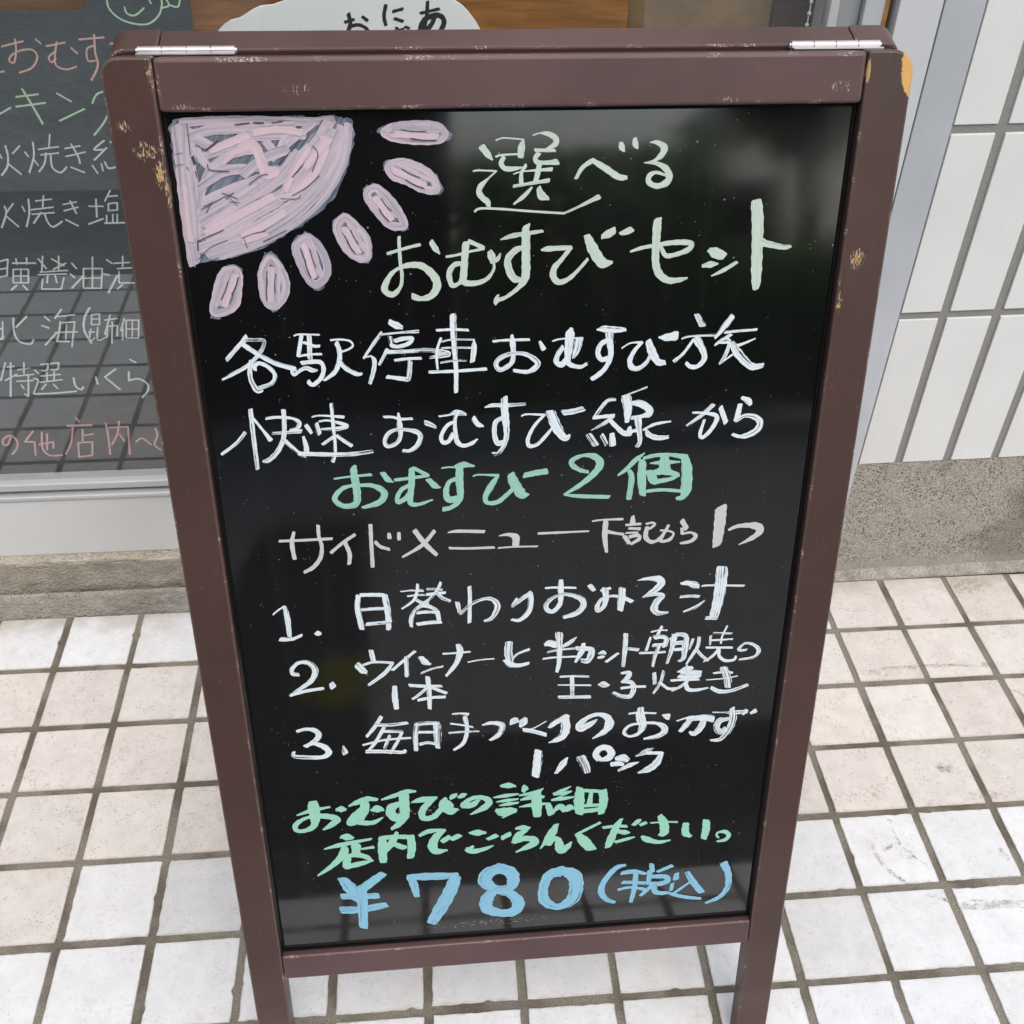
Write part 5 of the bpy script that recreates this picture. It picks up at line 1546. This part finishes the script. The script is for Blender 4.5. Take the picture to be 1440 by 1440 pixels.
# hinges
M_steel = plain('white_plated_steel', (0.52, 0.50, 0.505), 0.34, 0.75, var=0.08, scale=30)
for xc in (-0.2015, 0.2045):
    bm = bmesh.new(); L = 0.0585; n = 4
    for k in range(n):
        a = -L/2 + k*L/n
        bmesh.ops.create_cone(bm, cap_ends=True, segments=18, radius1=0.0027, radius2=0.0027, depth=L/n-0.0006, matrix=Matrix.Translation((xc+a+L/n/2, H+0.0022, -0.0206)) @ Matrix.Rotation(math.pi/2, 4, 'Y'))
    bmesh.ops.split_edges(bm, edges=[e for e in bm.edges if len(e.link_faces) == 2 and any(len(f.verts) > 4 for f in e.link_faces)])
    hb = front('hinge', bm, [M_steel])
    for p in hb.data.polygons: p.use_smooth = len(p.vertices) == 4
    bm = bbox(xc-L/2, xc+L/2, H+0.0001, H+0.0011, -0.0185, -0.0125, 0.0002, 1)
    lf = obj('leaf', bm, [M_steel], hb)
    bm = bmesh.new(); bmesh.ops.create_cone(bm, cap_ends=True, segments=14, radius1=0.0016, radius2=0.0016, depth=L+0.0018, matrix=Matrix.Translation((xc, H+0.0022, -0.0206)) @ Matrix.Rotation(math.pi/2, 4, 'Y'))
    obj('pin', bm, [M_steel], hb)

# ------------------------------------------------------------------ across the road (seen only as reflections)
M_leaf = None
def m_leaf():
    t = NT('hedge_leaf'); v = t.coord(); n = t.noise(v, 5, 4)
    col = t.mix(t.ramp(n, 0.3, 0.7), (0.11, 0.24, 0.065), (0.17, 0.32, 0.09))
    tl = t.n('ShaderNodeBsdfTranslucent'); tl.inputs[0].default_value = (0.50, 0.75, 0.25, 1)
    mx = t.n('ShaderNodeMixShader'); mx.inputs[0].default_value = 0.5; t.l(t.bsdf(col, 0.55), mx.inputs[1]); t.l(tl.outputs[0], mx.inputs[2])
    return t.done(mx.outputs[0])
M_leaf = m_leaf(); M_bark = plain('bark', (0.10, 0.075, 0.05), 0.9, var=0.3)
def leaves(bm, fn, n, size, r):
    for _ in range(n):
        c = fn(r); q = Matrix.Rotation(r.uniform(0, 6.28), 3, 'Z') @ Matrix.Rotation(r.uniform(-1.2, 1.2), 3, 'X'); s = size*r.uniform(0.6, 1.4)
        vs = [bm.verts.new(Vector(c) + q @ Vector(p)*s) for p in ((-.5, 0, 0), (0, -.28, .06), (.5, 0, 0), (0, .28, .06))]; bm.faces.new(vs)
r = random.Random(3)
def hedge(label, x0, x1, y, hh, n):
    t = thing('hedge', label, 'hedge', ((x0+x1)/2, y, -0.1), 0, 'hedges across the road'); hw = (x1-x0)/2
    bm = bmesh.new(); leaves(bm, lambda r: (r.uniform(-hw, hw), r.uniform(-0.4, 0.4), r.uniform(0.05, hh+0.1)), n, 0.09, r); obj('foliage', bm, M_leaf, t)
    bm = bmesh.new(); k = -hw+0.15
    while k < hw:
        bmesh.ops.create_cone(bm, segments=5, radius1=0.018, radius2=0.008, depth=hh*0.9, matrix=Matrix.Translation((k, r.uniform(-0.08, 0.08), hh*0.45))); k += 0.22
    obj('stems', bm, M_twig, t)
M_twig = plain('hedge_twigs', (0.09, 0.16, 0.05), 0.9)
hedge('tall clipped green hedge across the road beside the dark timber house', 0.93, 2.5, -6.45, 1.55, 11000)
hedge('low clipped green hedge across the road beside a dark cabinet', 2.52, 6.0, -6.45, 0.98, 14000)
def tree(x, y, hh, cr, label):
    t = thing('tree', label, 'tree', (x, y, -0.3))
    bm = bmesh.new(); bmesh.ops.create_cone(bm, cap_ends=True, segments=10, radius1=0.14, radius2=0.05, depth=hh, matrix=Matrix.Translation((0, 0, hh/2)))
    for k in range(6):
        a = k*1.05; m = Matrix.Translation((0.35*math.cos(a)*cr, 0.35*math.sin(a)*cr, hh*0.8)) @ Matrix.Rotation(a, 4, 'Z') @ Matrix.Rotation(0.9, 4, 'Y')
        bmesh.ops.create_cone(bm, cap_ends=True, segments=6, radius1=0.04, radius2=0.015, depth=cr, matrix=m)
    obj('trunk', bm, M_bark, t)
    cl = [(r.gauss(0, cr*.45), r.gauss(0, cr*.45), hh+r.gauss(0, cr*.4)) for _ in range(26)]
    def pt(r):
        c = r.choice(cl); return (c[0]+r.gauss(0, cr*.16), c[1]+r.gauss(0, cr*.16), c[2]+r.gauss(0, cr*.14))
    bm = bmesh.new(); leaves(bm, pt, 7000, 0.13, r); obj('crown', bm, M_leaf, t)
tree(3.9, -8.4, 2.8, 1.05, 'leafy tree across the road behind the low hedge')
def house(name, label, x0, x1, y0, y1, h, m_w, m_r, win_x, dark):
    t = thing(name, label, 'building', ((x0+x1)/2, (y0+y1)/2, -0.3)); cx, cy = (x0+x1)/2, (y0+y1)/2
    obj('wall', bbox(x0-cx, x1-cx, y0-cy, y1-cy, 0, h, 0.01), m_w, t)
    obj('roof', bbox(x0-cx-0.25, x1-cx+0.25, y0-cy-0.25, y1-cy+0.25, h+0.001, h+0.16, 0.02), m_r, t)
    for a, b, z0, z1 in win_x:
        w = obj('window', bbox(a-cx, b-cx, y1-cy+0.001, y1-cy+0.05, z0, z1, 0.006), M_alud, t)
        obj('glass', bbox(a-cx+0.05, b-cx-0.05, y1-cy+0.0505, y1-cy+0.056, z0+0.05, z1-0.05), dark, w)
M_dark = plain('dark_window', (0.012, 0.013, 0.015), 0.2); M_brownw = plain('dark_brown_cladding', (0.045, 0.036, 0.03), 0.8, var=0.25, scale=6); M_palew = plain('pale_grey_cladding', (0.46, 0.48, 0.50), 0.7, var=0.08, scale=3)
M_roof = plain('grey_roof_sheet', (0.12, 0.12, 0.125), 0.6)
house('timber_house', 'dark brown timber clad house across the road', -9.0, 0.9, -14.0, -6.3, 5.2, M_brownw, M_roof, [(-4.0, -2.6, 1.2, 2.4), (-1.6, -0.5, 1.2, 2.4)], M_dark)
cab = thing('utility_cabinet', 'dark brown steel cabinet standing behind the low hedge across the road', 'cabinet', (2.95, -7.3, -0.3))
obj('body', bbox(-0.27, 0.27, -0.2, 0.2, 0.0, 1.68, 0.012), M_brownw, cab)
obj('lid', bbox(-0.29, 0.29, -0.22, 0.22, 1.681, 1.72, 0.01), M_roof, cab)
dr = obj('door', bbox(-0.25, 0.25, 0.2005, 0.215, 0.1, 1.6, 0.004), M_brownw, cab)
obj('handle', bbox(0.16, 0.19, 0.2155, 0.235, 0.8, 0.95, 0.003), M_alud, dr)

M_patch = plain('reflection_darkener', (0.05, 0.05, 0.053), 0.9, var=0.3, scale=30, bump=0.6, bscale=350)  # dark filler for two added sheets that shape the panel's reflection
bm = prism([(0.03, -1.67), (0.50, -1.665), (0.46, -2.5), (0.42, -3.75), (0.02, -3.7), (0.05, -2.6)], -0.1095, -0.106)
o = obj('added_dark_patch', bm, M_patch); o['kind'] = 'structure'  # added sheet out of view, stands in for a dark figure the panel reflects
bm = bmesh.new(); box(bm, -40, 40, -1.66, YEND-0.1315, -0.2, -0.104); struct(obj('added_dark_strip', bm, M_patch))  # added strip out of view, darkens the lower part of the panel's reflection
M_spot = plain('yellow_green_filler', (0.55, 0.52, 0.08), 0.95, var=0.4, scale=60)  # added clump out of view, gives the panel its yellow-green reflected spot
bm = bmesh.new(); leaves(bm, lambda r: (0.42+r.gauss(0, 0.03), -1.98+r.gauss(0, 0.06), -0.102+r.uniform(0, 0.012)), 500, 0.022, r)
o = obj('yellow_green_spot', bm, M_spot); o['kind'] = 'stuff'
